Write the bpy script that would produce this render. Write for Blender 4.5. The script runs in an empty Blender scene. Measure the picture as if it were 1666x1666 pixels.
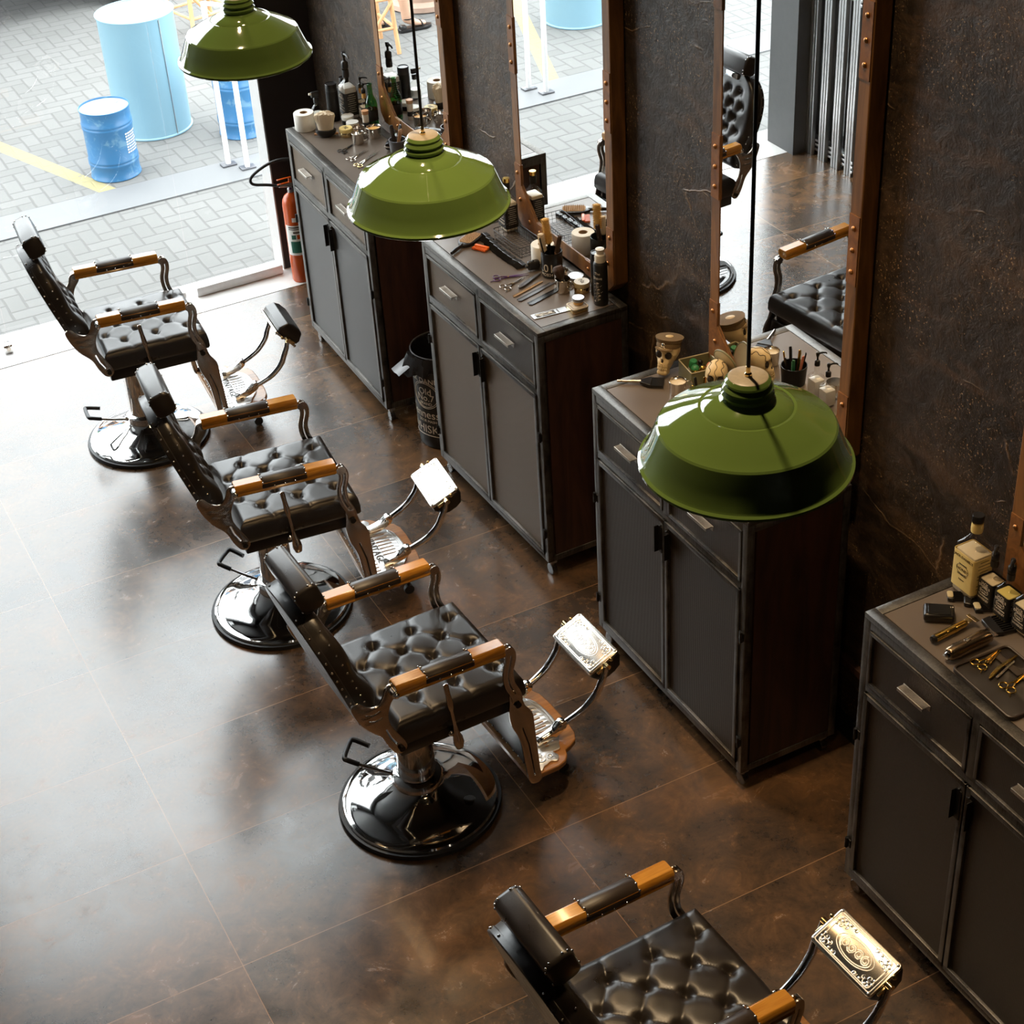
import bpy, bmesh, math, random
from mathutils import Vector, Matrix
PI = math.pi
random.seed(7)
C = bpy.context.scene.collection
scene = bpy.context.scene

# ---------------------------------------------------------------- camera, world, light, exposure
cam_d = bpy.data.cameras.new('camera'); cam = bpy.data.objects.new('camera', cam_d); C.objects.link(cam)
F_PX = 2784.15
cam_d.sensor_width = 36; cam_d.sensor_height = 36; cam_d.lens = F_PX / 1666 * 36
cam_d.clip_start = .05; cam_d.clip_end = 200
yaw, pitch, roll = .4529, -.6067, -.0652
Fv = Vector((math.sin(yaw)*math.cos(pitch), math.cos(yaw)*math.cos(pitch), math.sin(pitch)))
Rv = Vector((math.cos(yaw), -math.sin(yaw), 0)); Uv = Rv.cross(Fv)
R2 = Rv*math.cos(roll) + Uv*math.sin(roll); U2 = -Rv*math.sin(roll) + Uv*math.cos(roll)
cam.matrix_world = Matrix(((R2.x, U2.x, -Fv.x, -3.1378), (R2.y, U2.y, -Fv.y, -3.7107), (R2.z, U2.z, -Fv.z, 4.5061), (0, 0, 0, 1)))
scene.camera = cam
vs = scene.view_settings
vs.view_transform = 'Standard'; vs.look = 'None'; vs.gamma = 1; vs.use_curve_mapping = False
vs.exposure = 0.0
SKY = 7.5
w = bpy.data.worlds.new('sky'); scene.world = w; w.use_nodes = True
bgn = w.node_tree.nodes['Background']; bgn.inputs[0].default_value = (.95, .98, 1.0, 1); bgn.inputs[1].default_value = SKY

def spot(name, loc, target, power, size=60, blend=.6, col=(1, .72, .42), r=.035):
    l = bpy.data.lights.new(name, 'SPOT'); l.energy = power; l.spot_size = math.radians(size); l.spot_blend = blend
    l.color = col; l.shadow_soft_size = r
    o = bpy.data.objects.new(name, l); C.objects.link(o); o.location = loc
    o.rotation_euler = (Vector(target)-Vector(loc)).to_track_quat('-Z', 'Y').to_euler()
    return o
# ceiling spotlights over the cutting stations (positions are where the track hangs, above the frame)
SPOTS = [((-1.15, 4.3, 5.9), (-.9, 3.6, 0), 70), ((-1.15, 2.9, 5.9), (-.9, 2.2, 0), 110), ((-1.10, 1.5, 5.9), (-.9, .5, 0), 190),
         ((-1.15, .1, 5.9), (-1.0, -.9, 0), 420)]
for i, (l, t, p) in enumerate(SPOTS):
    spot('ceiling_spot', l, t, p, 62, r=.075)

# ---------------------------------------------------------------- material helpers
class NT:
    def __init__(s, name):
        s.m = bpy.data.materials.new(name); s.m.use_nodes = True; s.t = s.m.node_tree; s.n = s.t.nodes; s.n.clear()
        s.out = s.n.new('ShaderNodeOutputMaterial')
    def node(s, typ, **kw):
        nd = s.n.new('ShaderNode'+typ)
        for k, v in kw.items():
            if k in ('inp',):
                for kk, vv in v.items(): s.put(nd, kk, vv)
            else: setattr(nd, k, v)
        return nd
    def put(s, nd, k, v):
        i = nd.inputs[k]
        if isinstance(v, bpy.types.NodeSocket): s.t.links.new(v, i)
        elif isinstance(v, tuple) and len(v) == 3 and i.type == 'RGBA': i.default_value = (*v, 1)
        else: i.default_value = v
    def math(s, op, a, b=0.0, c=0.0):
        nd = s.n.new('ShaderNodeMath'); nd.operation = op; s.put(nd, 0, a); s.put(nd, 1, b)
        if op in ('COMPARE', 'MULTIPLY_ADD', 'SMOOTH_MIN'): s.put(nd, 2, c)
        return nd.outputs[0]
    def co(s, kind='Object'):
        return s.node('TexCoord').outputs[kind]
    def mapv(s, v, scale=(1, 1, 1), rot=(0, 0, 0)):
        return s.node('Mapping', inp={'Vector': v, 'Scale': scale, 'Rotation': rot}).outputs[0]
    def noise(s, v, scale, detail=4, rough=.55, dist=0):
        return s.node('TexNoise', inp={'Vector': v, 'Scale': scale, 'Detail': detail, 'Roughness': rough, 'Distortion': dist}).outputs[0]
    def ramp(s, f, stops):
        nd = s.n.new('ShaderNodeValToRGB'); s.put(nd, 0, f); e = nd.color_ramp.elements
        while len(e) < len(stops): e.new(.5)
        for el, (p, c) in zip(e, stops): el.position = p; el.color = (*c, 1) if isinstance(c, tuple) else (c, c, c, 1)
        return nd.outputs[0]
    def mix(s, f, a, b, mode='MIX'):
        nd = s.node('Mix', data_type='RGBA', blend_type=mode)
        s.put(nd, 0, f)
        for k, v in ((6, a), (7, b)):
            s.put(nd, k, v)
        return nd.outputs[2]
    def bump(s, h, strength=.3, dist=.01):
        return s.node('Bump', inp={'Height': h, 'Strength': strength, 'Distance': dist}).outputs[0]
    def bsdf(s, col, rough=.5, metal=0., normal=None, **kw):
        b = s.n.new('ShaderNodeBsdfPrincipled'); s.put(b, 'Base Color', col); s.put(b, 'Roughness', rough); s.put(b, 'Metallic', metal)
        if normal is not None: s.put(b, 'Normal', normal)
        for k, v in kw.items(): s.put(b, k.replace('_', ' '), v)
        s.t.links.new(b.outputs[0], s.out.inputs[0]); return b

def simple(name, col, rough=.5, metal=0., var=.12, vscale=30, bump=0., bscale=200, **kw):
    t = NT(name); v = t.co()
    n = t.noise(v, vscale)
    c = t.mix(t.math('MULTIPLY', n, 1.0), tuple(x*(1-var) for x in col), tuple(min(1, x*(1+var)) for x in col))
    nr = None
    if bump: nr = t.bump(t.noise(v, bscale, 3), bump, .002)
    t.bsdf(c, rough, metal, nr, **kw)
    return t.m

M = {}
M['chrome'] = simple('chrome', (.80, .79, .78), .06, 1, .03)
M['nickel'] = simple('nickel', (.52, .46, .40), .22, 1, .08)
M['cast'] = simple('cast_aluminium', (.90, .90, .90), .34, 1, .04, bump=.12, bscale=120)
M['black_rubber'] = simple('black_rubber', (.012, .012, .013), .45)
M['black_plastic'] = simple('black_plastic', (.012, .011, .011), .28)
M['grey_plastic'] = simple('grey_plastic', (.09, .09, .10), .35)
M['black_metal'] = simple('black_metal', (.02, .019, .018), .35, .6)
M['white_plastic'] = simple('white_plastic', (.75, .70, .60), .35)
M['white_metal'] = simple('white_metal', (.80, .80, .80), .35, 0)
M['paper'] = simple('paper', (.82, .79, .72), .9, bump=.15, bscale=300)
M['card_tube'] = simple('card_tube', (.35, .22, .11), .9)
M['brass'] = simple('brass', (.78, .60, .30), .15, 1, .06)
M['gold'] = simple('gold', (.85, .55, .14), .16, 1, .06)
M['steel_shiny'] = simple('steel_shiny', (.70, .66, .60), .18, 1, .06)
M['copper_nail'] = simple('copper_nail', (.45, .22, .09), .35, 1)
M['enamel'] = simple('green_enamel', (.165, .262, .060), .07, 0, .05, 12, Coat_Weight=1.0, Coat_Roughness=.03)
M['enamel_white'] = simple('white_enamel', (.75, .72, .62), .15)
M['cap_beige'] = simple('beige_cap', (.50, .42, .30), .4, 0, .25, 60)
M['red_paint'] = simple('red_paint', (.52, .075, .006), .25, 0, .05, Coat_Weight=.3)
M['label_white'] = simple('label_white', (.72, .72, .68), .5)
M['label_green'] = simple('label_green', (.01, .11, .07), .5)
M['label_black'] = simple('label_black', (.012, .011, .01), .45)
M['label_yellow'] = simple('label_yellow', (.80, .62, .24), .5)
M['print_white'] = simple('print_white', (.65, .58, .48), .5)
M['print_dark'] = simple('print_dark', (.05, .035, .02), .5)
M['orange'] = simple('orange_plastic', (.85, .17, .02), .35)
M['purple'] = simple('purple_plastic', (.09, .03, .13), .3)
M['bag'] = simple('bin_bag', (.015, .014, .015), .25, bump=.8, bscale=25)
M['tin_grey'] = simple('tin_grey', (.45, .45, .45), .3, .8)
M['bristle_pale'] = simple('bristle_pale', (.72, .60, .44), .8, bump=.6, bscale=150)
M['bristle_gold'] = simple('bristle_gold', (.62, .36, .09), .7, bump=1., bscale=260)
M['bristle_dark'] = simple('bristle_dark', (.05, .022, .01), .7, bump=1., bscale=260)
M['skull'] = simple('skull_resin', (.66, .49, .25), .5, 0, .25, 14, bump=.4, bscale=40)
M['dark_socket'] = simple('dark_socket', (.02, .012, .007), .8)
M['khaki'] = simple('khaki_cloth', (.16, .10, .04), .8, bump=.3, bscale=400)
M['olive'] = simple('olive_paint', (.20, .19, .10), .45)
M['toy_green'] = simple('toy_green', (.03, .20, .08), .4)
M['beige_lid'] = simple('beige_lid', (.48, .40, .24), .3)
M['leaf_red'] = simple('leaf_red', (.65, .22, .12), .7)
M['drum_blue'] = simple('drum_blue', (.06, .25, .50), .4, 0, .25, 6)
M['cylinder_blue'] = simple('cylinder_blue', (.20, .35, .43), .4, 0, .05, 3)
M['wood_pale'] = simple('wood_pale', (.55, .30, .15), .5, 0, .2, 20)
M['skin'] = simple('skin', (.62, .38, .26), .5)
M['denim'] = simple('denim', (.25, .42, .62), .85, bump=.3, bscale=400)
M['shirt'] = simple('cotton_white', (.75, .73, .70), .9)
M['hair'] = simple('brown_hair', (.06, .03, .015), .6)
M['clay'] = simple('clay_beige', (.50, .34, .26), .8)
M['car_paint'] = simple('car_paint', (.05, .06, .08), .2, .3)
M['aluminium'] = simple('aluminium', (.60, .60, .60), .35, 1, .08)
M['cable'] = simple('cable', (.02, .015, .012), .5)
M['powder'] = simple('powder', (.70, .62, .48), .9)
M['amber'] = simple('amber_label', (.75, .42, .12), .4)

def leather():
    t = NT('black_leather'); v = t.co()
    n = t.noise(v, 9, 5); f = t.noise(v, 260, 3)
    c = t.mix(n, (.013, .010, .0085), (.027, .021, .017))
    r = t.ramp(n, [(.3, .26), (.75, .40)])
    h = t.math('ADD', t.math('MULTIPLY', f, .35), n)
    t.bsdf(c, r, 0, t.bump(h, .12, .004), Specular_IOR_Level=.6); return t.m
M['leather'] = leather()
def leather_tan():
    t = NT('brown_black_leather'); v = t.co(); n = t.noise(v, 12, 4)
    t.bsdf(t.mix(n, (.022, .015, .011), (.040, .026, .018)), .38, 0, t.bump(t.noise(v, 300, 2), .08, .002)); return t.m
M['leather_arm'] = leather_tan()
def wood(name, a, b, rough=.25, sc=(3, 40, 40), coat=.5, rot=(0, 0, 0)):
    t = NT(name); v = t.mapv(t.co(), sc, rot)
    n = t.noise(v, 1.6, 6, .6, 1.2)
    c = t.ramp(n, [(.3, a), (.7, b)])
    t.bsdf(c, rough, 0, t.bump(n, .05, .003), Coat_Weight=coat, Coat_Roughness=.12); return t.m
M['arm_wood'] = wood('honey_wood', (.44, .17, .018), (.66, .31, .04))
M['foot_wood'] = wood('foot_wood', (.25, .10, .025), (.42, .19, .05), .4)
M['side_wood'] = wood('dark_stained_wood', (.022, .009, .006), (.075, .030, .017), .5, (9, 9, 1.2), .1)
M['frame_wood'] = wood('rust_brown_frame', (.085, .036, .010), (.27, .118, .030), .5, (10, 10, 1.5), .1)
M['frame_plate'] = wood('rusty_plate', (.12, .045, .012), (.30, .120, .030), .42, (14, 14, 10), .0)
M['stool_wood'] = wood('stool_wood', (.55, .28, .12), (.72, .42, .20), .5, (8, 8, 2), .1)

def raw_steel(name, lo, hi):
    t = NT(name); v = t.co()
    n = t.noise(v, 7, 6, .65, .6); s2 = t.noise(t.mapv(v, (60, 60, 4)), 3, 3)
    k = t.math('ADD', t.math('MULTIPLY', n, .7), t.math('MULTIPLY', s2, .3))
    c = t.ramp(k, [(.35, lo), (.65, hi)])
    t.bsdf(c, t.ramp(n, [(.3, .28), (.7, .5)]), .85, t.bump(s2, .05, .002)); return t.m
M['raw_steel'] = raw_steel('raw_steel', (.036, .033, .030), (.20, .19, .175))
M['handle_steel'] = raw_steel('handle_steel', (.25, .23, .20), (.55, .50, .44))

def perforated(name, a, hole):
    # fine expanded-metal mesh: the pattern lives in y and z of the panel
    t = NT(name); v = t.co(); sep = t.node('SeparateXYZ', inp={0: v})
    y, z = sep.outputs[1], sep.outputs[2]
    s = 2*PI/.0115
    yy = t.math('MULTIPLY', y, s); zz = t.math('MULTIPLY', z, s*1.25)
    p = t.math('MULTIPLY', t.math('SINE', t.math('ADD', yy, zz)), t.math('SINE', t.math('SUBTRACT', yy, zz)))
    k = t.ramp(p, [(.45, 0.), (.75, 1.)])
    big = t.noise(v, 3, 3)
    c = t.mix(k, tuple(a), tuple(hole))
    c = t.mix(t.math('MULTIPLY', big, .35), c, tuple(x*.6 for x in a))
    t.bsdf(c, .42, .45, t.bump(p, .35, .002)); return t.m
M['mesh_tan'] = perforated('woven_mesh_tan', (.17, .120, .078), (.025, .018, .012))
M['mesh_grey'] = perforated('woven_mesh_grey', (.11, .107, .104), (.022, .021, .020))
M['mesh_brown_dim'] = perforated('woven_mesh_brown_dim', (.055, .040, .029), (.010, .007, .005))  # brown mesh with the near cabinets' weaker light put into its colour
def counter():
    t = NT('counter_top'); v = t.co(); n = t.noise(v, 5, 4)
    t.bsdf(t.mix(n, (.125, .100, .082), (.175, .142, .116)), t.ramp(n, [(.3, .32), (.7, .45)]), .1, t.bump(t.noise(v, 90, 3), .05, .001)); return t.m
M['counter'] = counter()

def glassy(name, col, rough=.02, tr=.75):
    t = NT(name)
    tb = t.node('BsdfTransparent', inp={0: col}); g = t.node('BsdfGlossy', inp={'Roughness': rough})
    fr = t.node('Fresnel', inp={'IOR': 1.5})
    front = t.math('SUBTRACT', 1.0, t.node('NewGeometry').outputs['Backfacing'])
    f = t.math('MULTIPLY', t.math('ADD', fr.outputs[0], 1-tr-.2 if tr < .8 else 0.0), front)
    mx = t.node('MixShader', inp={0: f, 1: tb.outputs[0], 2: g.outputs[0]}); t.t.links.new(mx.outputs[0], t.out.inputs[0]); return t.m
M['window_glass'] = glassy('window_glass', (.96, .98, .98), .0, .9)
M['bottle_glass'] = glassy('bottle_glass', (.95, .94, .92), .03, .78)
M['green_glass'] = glassy('green_glass', (.16, .55, .22), .03, .74)
M['dark_glass'] = glassy('dark_glass', (.12, .09, .08), .03, .74)
def liquid(name, col):
    t = NT(name); t.bsdf(col, .15, 0, None, Transmission_Weight=.25); return t.m
M['lotion'] = liquid('lotion', (.80, .70, .50)); M['gel_yellow'] = liquid('gel_yellow', (.80, .68, .22)); M['clear_gel'] = liquid('clear_gel', (.75, .74, .70))
M['castor'] = glassy('clear_castor', (.55, .52, .48), .05, .7)

def mirror():
    t = NT('mirror_silver'); t.bsdf((.93, .94, .94), .004, 1); return t.m
M['mirror'] = mirror()

def floor_mat():
    t = NT('rust_porcelain_tile'); g = t.node('NewGeometry').outputs['Position']
    sep = t.node('SeparateXYZ', inp={0: g}); x, y = sep.outputs[0], sep.outputs[1]
    tx = t.math('DIVIDE', t.math('ADD', x, 2.3311), 1.207); ty = t.math('DIVIDE', t.math('SUBTRACT', 3.2479, y), .6)
    ix = t.math('FLOOR', tx); iy = t.math('FLOOR', ty)
    fx = t.math('FRACT', tx); fy = t.math('FRACT', ty)
    ex = t.math('MULTIPLY', t.math('MINIMUM', fx, t.math('SUBTRACT', 1.0, fx)), 1.207)
    ey = t.math('MULTIPLY', t.math('MINIMUM', fy, t.math('SUBTRACT', 1.0, fy)), .6)
    e = t.math('MINIMUM', ex, ey)
    line = t.math('LESS_THAN', e, .0016)
    off = t.node('CombineXYZ', inp={0: t.math('MULTIPLY', ix, 7.31), 1: t.math('MULTIPLY', iy, 3.77), 2: t.math('MULTIPLY', ix, 2.1)}).outputs[0]
    v = t.node('VectorMath', operation='ADD', inp={0: g, 1: off}).outputs[0]
    n1 = t.noise(v, 2.0, 8, .62, .4); n2 = t.noise(v, 7.5, 10, .72, .6); n3 = t.noise(v, 38, 6, .7, .2)
    k = t.math('ADD', t.math('MULTIPLY', n1, .55), t.math('MULTIPLY', n2, .45))
    c = t.ramp(k, [(.36, (.035, .026, .020)), (.46, (.074, .046, .028)), (.55, (.125, .069, .034)), (.65, (.22, .110, .046))])
    sp = t.ramp(t.math('ADD', t.math('MULTIPLY', n3, .5), t.math('MULTIPLY', n2, .5)), [(.56, 0.), (.66, .7)])
    c = t.mix(sp, c, (.24, .12, .05))
    dk = t.ramp(t.math('ADD', t.math('MULTIPLY', n3, .55), t.math('MULTIPLY', n1, .45)), [(.38, .55), (.47, 0.)])
    c = t.mix(dk, c, (.02, .016, .014))
    c = t.mix(line, c, (.30, .17, .085))
    r = t.ramp(n2, [(.3, .20), (.6, .26), (.75, .35)])
    smear = t.noise(t.mapv(g, (1.2, 1.2, 1)), 1.7, 3)
    r2 = t.math('ADD', r, t.math('MULTIPLY', t.math('SUBTRACT', smear, .5), .10))
    h = t.math('ADD', t.math('MULTIPLY', n3, .10), t.math('MULTIPLY', line, -.6))
    t.bsdf(c, r2, 0, t.bump(h, .10, .003), IOR=1.85); return t.m
M['floor'] = floor_mat()

def wall_mat():
    t = NT('dark_stucco'); g = t.node('NewGeometry').outputs['Position']
    a = t.noise(g, 1.6, 6, .6, .5); b = t.noise(g, 14, 8, .7, 1.0); f = t.noise(g, 90, 4, .7)
    vor = t.node('TexVoronoi', feature='DISTANCE_TO_EDGE', inp={'Vector': t.node('VectorMath', operation='ADD', inp={0: t.mapv(g, (1, .55, 1.9), (.45, 0, 0)), 1: t.node('VectorMath', operation='SCALE', inp={0: t.node('TexNoise', inp={'Vector': g, 'Scale': 3.5, 'Detail': 4}).outputs[1], 'Scale': .22}).outputs[0]}).outputs[0], 'Scale': 1.3}).outputs[0]
    crease = t.ramp(vor, [(.0, 1.), (.009, 0.)])
    gate = t.ramp(t.noise(g, 3.1, 4), [(.52, 0.), (.60, 1.)])
    crease = t.math('MULTIPLY', crease, gate)
    pk = t.ramp(t.noise(g, 105, 3, .65), [(.60, 0.), (.66, 1.)])
    pg = t.ramp(t.noise(g, 4.5, 6, .7), [(.48, 0.), (.56, 1.)])
    speck = t.math('MULTIPLY', pk, pg)
    c = t.ramp(t.math('ADD', t.math('MULTIPLY', a, .6), t.math('MULTIPLY', b, .4)), [(.38, (.017, .0115, .008)), (.52, (.034, .022, .014)), (.66, (.080, .046, .024))])
    cl = t.ramp(t.noise(t.mapv(g, (1, .8, 2.6), (.35, 0, 0)), 3.2, 9, .72, .7), [(.50, 0.), (.70, .75)])
    c = t.mix(cl, c, (.115, .064, .032))
    c = t.mix(t.math('MULTIPLY', crease, .7), c, (.30, .19, .10)); c = t.mix(speck, c, (.42, .27, .13))
    h = t.math('ADD', t.math('ADD', t.math('MULTIPLY', a, 2.5), t.math('MULTIPLY', b, .8)), t.math('ADD', t.math('MULTIPLY', f, .25), t.math('MULTIPLY', crease, .5)))
    t.bsdf(c, t.ramp(b, [(.35, .34), (.65, .55)]), .15, t.bump(h, .55, .012)); return t.m
M['wall'] = wall_mat()
M['black_wall'] = simple('black_paint', (.016, .013, .013), .5, bump=.3, bscale=30)
M['grey_wall'] = simple('grey_paint', (.07, .07, .07), .6)
M['ceiling'] = simple('ceiling_paint', (.05, .045, .04), .8)
M['column_side_daylit'] = simple('column_reveal_daylit', (.42, .41, .40), .35)  # side face of the black column, its daylight put into this grey
def marble():
    t = NT('white_threshold'); v = t.node('NewGeometry').outputs['Position']; n = t.noise(v, 6, 6, .6, 1)
    t.bsdf(t.mix(n, (.62, .60, .58), (.74, .73, .72)), .35); return t.m
M['marble'] = marble()

def pavers():
    t = NT('herringbone_pavers'); g = t.node('NewGeometry').outputs['Position']
    dis = t.node('VectorMath', operation='SCALE', inp={0: t.node('TexNoise', inp={'Vector': g, 'Scale': 6.0}).outputs[1], 'Scale': .012}).outputs[0]
    gv = t.node('VectorMath', operation='ADD', inp={0: g, 1: dis}).outputs[0]
    sep = t.node('SeparateXYZ', inp={0: gv}); s = 1/.105
    x, y = t.math('MULTIPLY', sep.outputs[0], s), t.math('MULTIPLY', sep.outputs[1], s)
    ix, iy = t.math('FLOOR', x), t.math('FLOOR', y); fx, fy = t.math('FRACT', x), t.math('FRACT', y)
    m = t.math('FLOORED_MODULO', t.math('SUBTRACT', ix, iy), 4.0)
    eq = lambda k: t.math('COMPARE', m, float(k), .2)
    dl = t.math('ADD', fx, t.math('MULTIPLY', eq(1), 9.0)); dr = t.math('ADD', t.math('SUBTRACT', 1.0, fx), t.math('MULTIPLY', eq(0), 9.0))
    db = t.math('ADD', fy, t.math('MULTIPLY', eq(2), 9.0)); dt = t.math('ADD', t.math('SUBTRACT', 1.0, fy), t.math('MULTIPLY', eq(3), 9.0))
    d = t.math('MINIMUM', t.math('MINIMUM', dl, dr), t.math('MINIMUM', db, dt))
    # brick identity for a tint per brick
    bx = t.math('SUBTRACT', ix, eq(1)); by = t.math('SUBTRACT', iy, eq(2))
    rnd = t.node('TexWhiteNoise', noise_dimensions='2D', inp={'Vector': t.node('CombineXYZ', inp={0: bx, 1: by}).outputs[0]}).outputs[0]
    gap = t.ramp(d, [(.0, 1.), (.055, .8), (.085, 0.)])
    n = t.noise(g, 30, 6, .7); n2 = t.noise(g, 1.1, 4)
    base = t.mix(rnd, (.128, .127, .121), (.163, .161, .155))
    base = t.mix(t.math('MULTIPLY', n, .5), base, (.135, .133, .128)); base = t.mix(t.math('MULTIPLY', n2, .35), base, (.215, .21, .20))
    c = t.mix(t.math('MULTIPLY', gap, .8), base, (.105, .102, .098))
    # worn yellow parking line
    sp = t.node('SeparateXYZ', inp={0: g}); X, Y = sp.outputs[0], sp.outputs[1]
    # distance from the line through (-1.21, 7.98) and (-.79, 6.80)
    ln = t.math('ABSOLUTE', t.math('ADD', t.math('MULTIPLY', t.math('ADD', X, 1.21), .942), t.math('MULTIPLY', t.math('SUBTRACT', Y, 7.98), .335)))
    lm = t.math('MULTIPLY', t.math('LESS_THAN', ln, .055), t.math('GREATER_THAN', Y, 6.80))
    lm = t.math('MULTIPLY', lm, t.ramp(t.noise(g, 22, 5, .7), [(.33, 0.), (.42, 1.)]))
    ln2 = t.math('ABSOLUTE', t.math('ADD', t.math('MULTIPLY', t.math('ADD', X, 2.905), .942), t.math('MULTIPLY', t.math('SUBTRACT', Y, 7.98), .335)))
    lm2 = t.math('MULTIPLY', t.math('LESS_THAN', ln2, .055), t.math('GREATER_THAN', Y, 6.80))
    lm = t.math('MAXIMUM', lm, lm2)
    c = t.mix(lm, c, (.30, .26, .13))
    t.bsdf(c, .8, 0, t.bump(t.math('SUBTRACT', t.math('MULTIPLY', n, .3), gap), .5, .006)); return t.m
M['pavers'] = pavers()
M['kerb'] = simple('smooth_concrete', (.165, .167, .170), .6, 0, .1, 3)

def drum_paint():
    t = NT('worn_blue_drum'); v = t.co(); n = t.noise(v, 7, 6, .7, 1); m = t.ramp(n, [(.56, 0.), (.64, .6)])
    t.bsdf(t.mix(m, (.035, .145, .30), (.16, .30, .40)), .35); return t.m
M['drum_blue'] = drum_paint()

# ---------------------------------------------------------------- mesh helpers
class MB:
    def __init__(s): s.v = []; s.f = []
    def add(s, vs_, fs, Mx=None):
        o = len(s.v)
        for p in vs_:
            p = Vector(p); s.v.append(Mx @ p if Mx else p)
        s.f += [tuple(i+o for i in f) for f in fs]; return s
    def box(s, c, d, bev=0., seg=2, Mx=None, rz=0., R=None):
        bm = bmesh.new(); bmesh.ops.create_cube(bm, size=1)
        for v in bm.verts: v.co = Vector((v.co.x*d[0], v.co.y*d[1], v.co.z*d[2]))
        if bev: bmesh.ops.bevel(bm, geom=list(bm.edges), offset=min(bev, min(d)*.49), segments=seg, profile=.5, affect='EDGES')
        T = Matrix.Translation(c) @ (R.to_4x4() if R else Matrix.Rotation(rz, 4, 'Z'))
        if Mx: T = Mx @ T
        s.bm(bm, T); return s
    def bm(s, bm, T=None):
        bm.verts.index_update()
        s.add([v.co.copy() for v in bm.verts], [tuple(v.index for v in f.verts) for f in bm.faces], T); bm.free(); return s
    def lathe(s, prof, n=32, Mx=None, cap=True):
        vs_, fs = [], []
        for r, z in prof:
            for k in range(n):
                a = 2*PI*k/n; vs_.append((r*math.cos(a), r*math.sin(a), z))
        for i in range(len(prof)-1):
            for k in range(n):
                k2 = (k+1) % n; fs.append((i*n+k, i*n+k2, (i+1)*n+k2, (i+1)*n+k))
        if cap:
            if prof[0][0] > 1e-5: fs.append(tuple(range(n))[::-1])
            if prof[-1][0] > 1e-5: fs.append(tuple((len(prof)-1)*n+k for k in range(n)))
        return s.add(vs_, fs, Mx)
    def cyl(s, p0, p1, r, n=16, r1=None, Mx=None):
        p0, p1 = Vector(p0), Vector(p1); d = p1-p0
        T = Matrix.Translation(p0) @ d.to_track_quat('Z', 'Y').to_matrix().to_4x4()
        return s.lathe([(r, 0), (r if r1 is None else r1, d.length)], n, (Mx @ T) if Mx else T)
    def ball(s, c, r, n=12, m=8, sc=(1, 1, 1), Mx=None):
        T = Matrix.Translation(c) @ Matrix.Diagonal((*sc, 1)); T = Mx @ T if Mx else T
        return s.lathe([(max(r*math.sin(PI*i/m), 1e-6), -r*math.cos(PI*i/m)) for i in range(m+1)], n, T, False)
    def tube(s, path, r, n=10, Mx=None, closed=False):
        P = [Vector(p) for p in path]; N = len(P); rs = r if isinstance(r, (list, tuple)) else [r]*N
        vs_, fs = [], []; up = None
        for i, p in enumerate(P):
            if closed: t = (P[(i+1) % N]-P[i-1]).normalized()
            else: t = (P[min(i+1, N-1)]-P[max(i-1, 0)]).normalized()
            if up is None:
                up = Vector((0, 0, 1)) if abs(t.z) < .9 else Vector((1, 0, 0))
            a = t.cross(up).normalized(); up = a.cross(t).normalized()
            for k in range(n):
                an = 2*PI*k/n; vs_.append(p + (a*math.cos(an)+up*math.sin(an))*rs[i])
        for i in range(N if closed else N-1):
            for k in range(n):
                k2 = (k+1) % n; j = (i+1) % N; fs.append((i*n+k, i*n+k2, j*n+k2, j*n+k))
        if not closed: fs += [tuple(range(n))[::-1], tuple((N-1)*n+k for k in range(n))]
        return s.add(vs_, fs, Mx)
    def prism(s, pts, z0, z1, Mx=None):
        n = len(pts); vs_ = [(x, y, z0) for x, y in pts]+[(x, y, z1) for x, y in pts]
        fs = [tuple(range(n))[::-1], tuple(range(n, 2*n))]+[(i, (i+1) % n, (i+1) % n+n, i+n) for i in range(n)]
        return s.add(vs_, fs, Mx)
    def plate(s, outlines, th, Mx=None, bev=0.):
        """2D outlines (first outer, others holes) filled and extruded from -th/2 to th/2"""
        cu = bpy.data.curves.new('tmp', 'CURVE'); cu.dimensions = '2D'; cu.fill_mode = 'BOTH'; cu.extrude = th/2-bev; cu.bevel_depth = bev; cu.bevel_resolution = 1
        for o in outlines:
            sp = cu.splines.new('POLY'); sp.points.add(len(o)-1)
            for p, (x, y) in zip(sp.points, o): p.co = (x, y, 0, 1)
            sp.use_cyclic_u = True
        s.curve(cu, Mx); return s
    def text(s, body, size, th, Mx=None, align='CENTER', space=1.0, f=None):
        cu = bpy.data.curves.new('tmp', 'FONT'); cu.body = body; cu.size = size; cu.extrude = th/2; cu.align_x = align; cu.align_y = 'CENTER'; cu.space_character = space; cu.resolution_u = 3
        s.curve(cu, Mx, f); return s
    def curve(s, cu, Mx=None, f=None):
        o = bpy.data.objects.new('tmp', cu); C.objects.link(o)
        dg = bpy.context.evaluated_depsgraph_get(); dg.update()
        me = bpy.data.meshes.new_from_object(o.evaluated_get(dg))
        vs_ = [v.co.copy() for v in me.vertices]
        if f: vs_ = [Vector(f(v)) for v in vs_]
        s.add(vs_, [tuple(p.vertices) for p in me.polygons], Mx)
        bpy.data.objects.remove(o); bpy.data.meshes.remove(me); bpy.data.curves.remove(cu)
    def grid(s, fn, nu, nv, Mx=None):
        vs_ = [fn(i/(nu-1), j/(nv-1)) for j in range(nv) for i in range(nu)]
        fs = [(j*nu+i, j*nu+i+1, (j+1)*nu+i+1, (j+1)*nu+i) for j in range(nv-1) for i in range(nu-1)]
        return s.add(vs_, fs, Mx)

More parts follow.
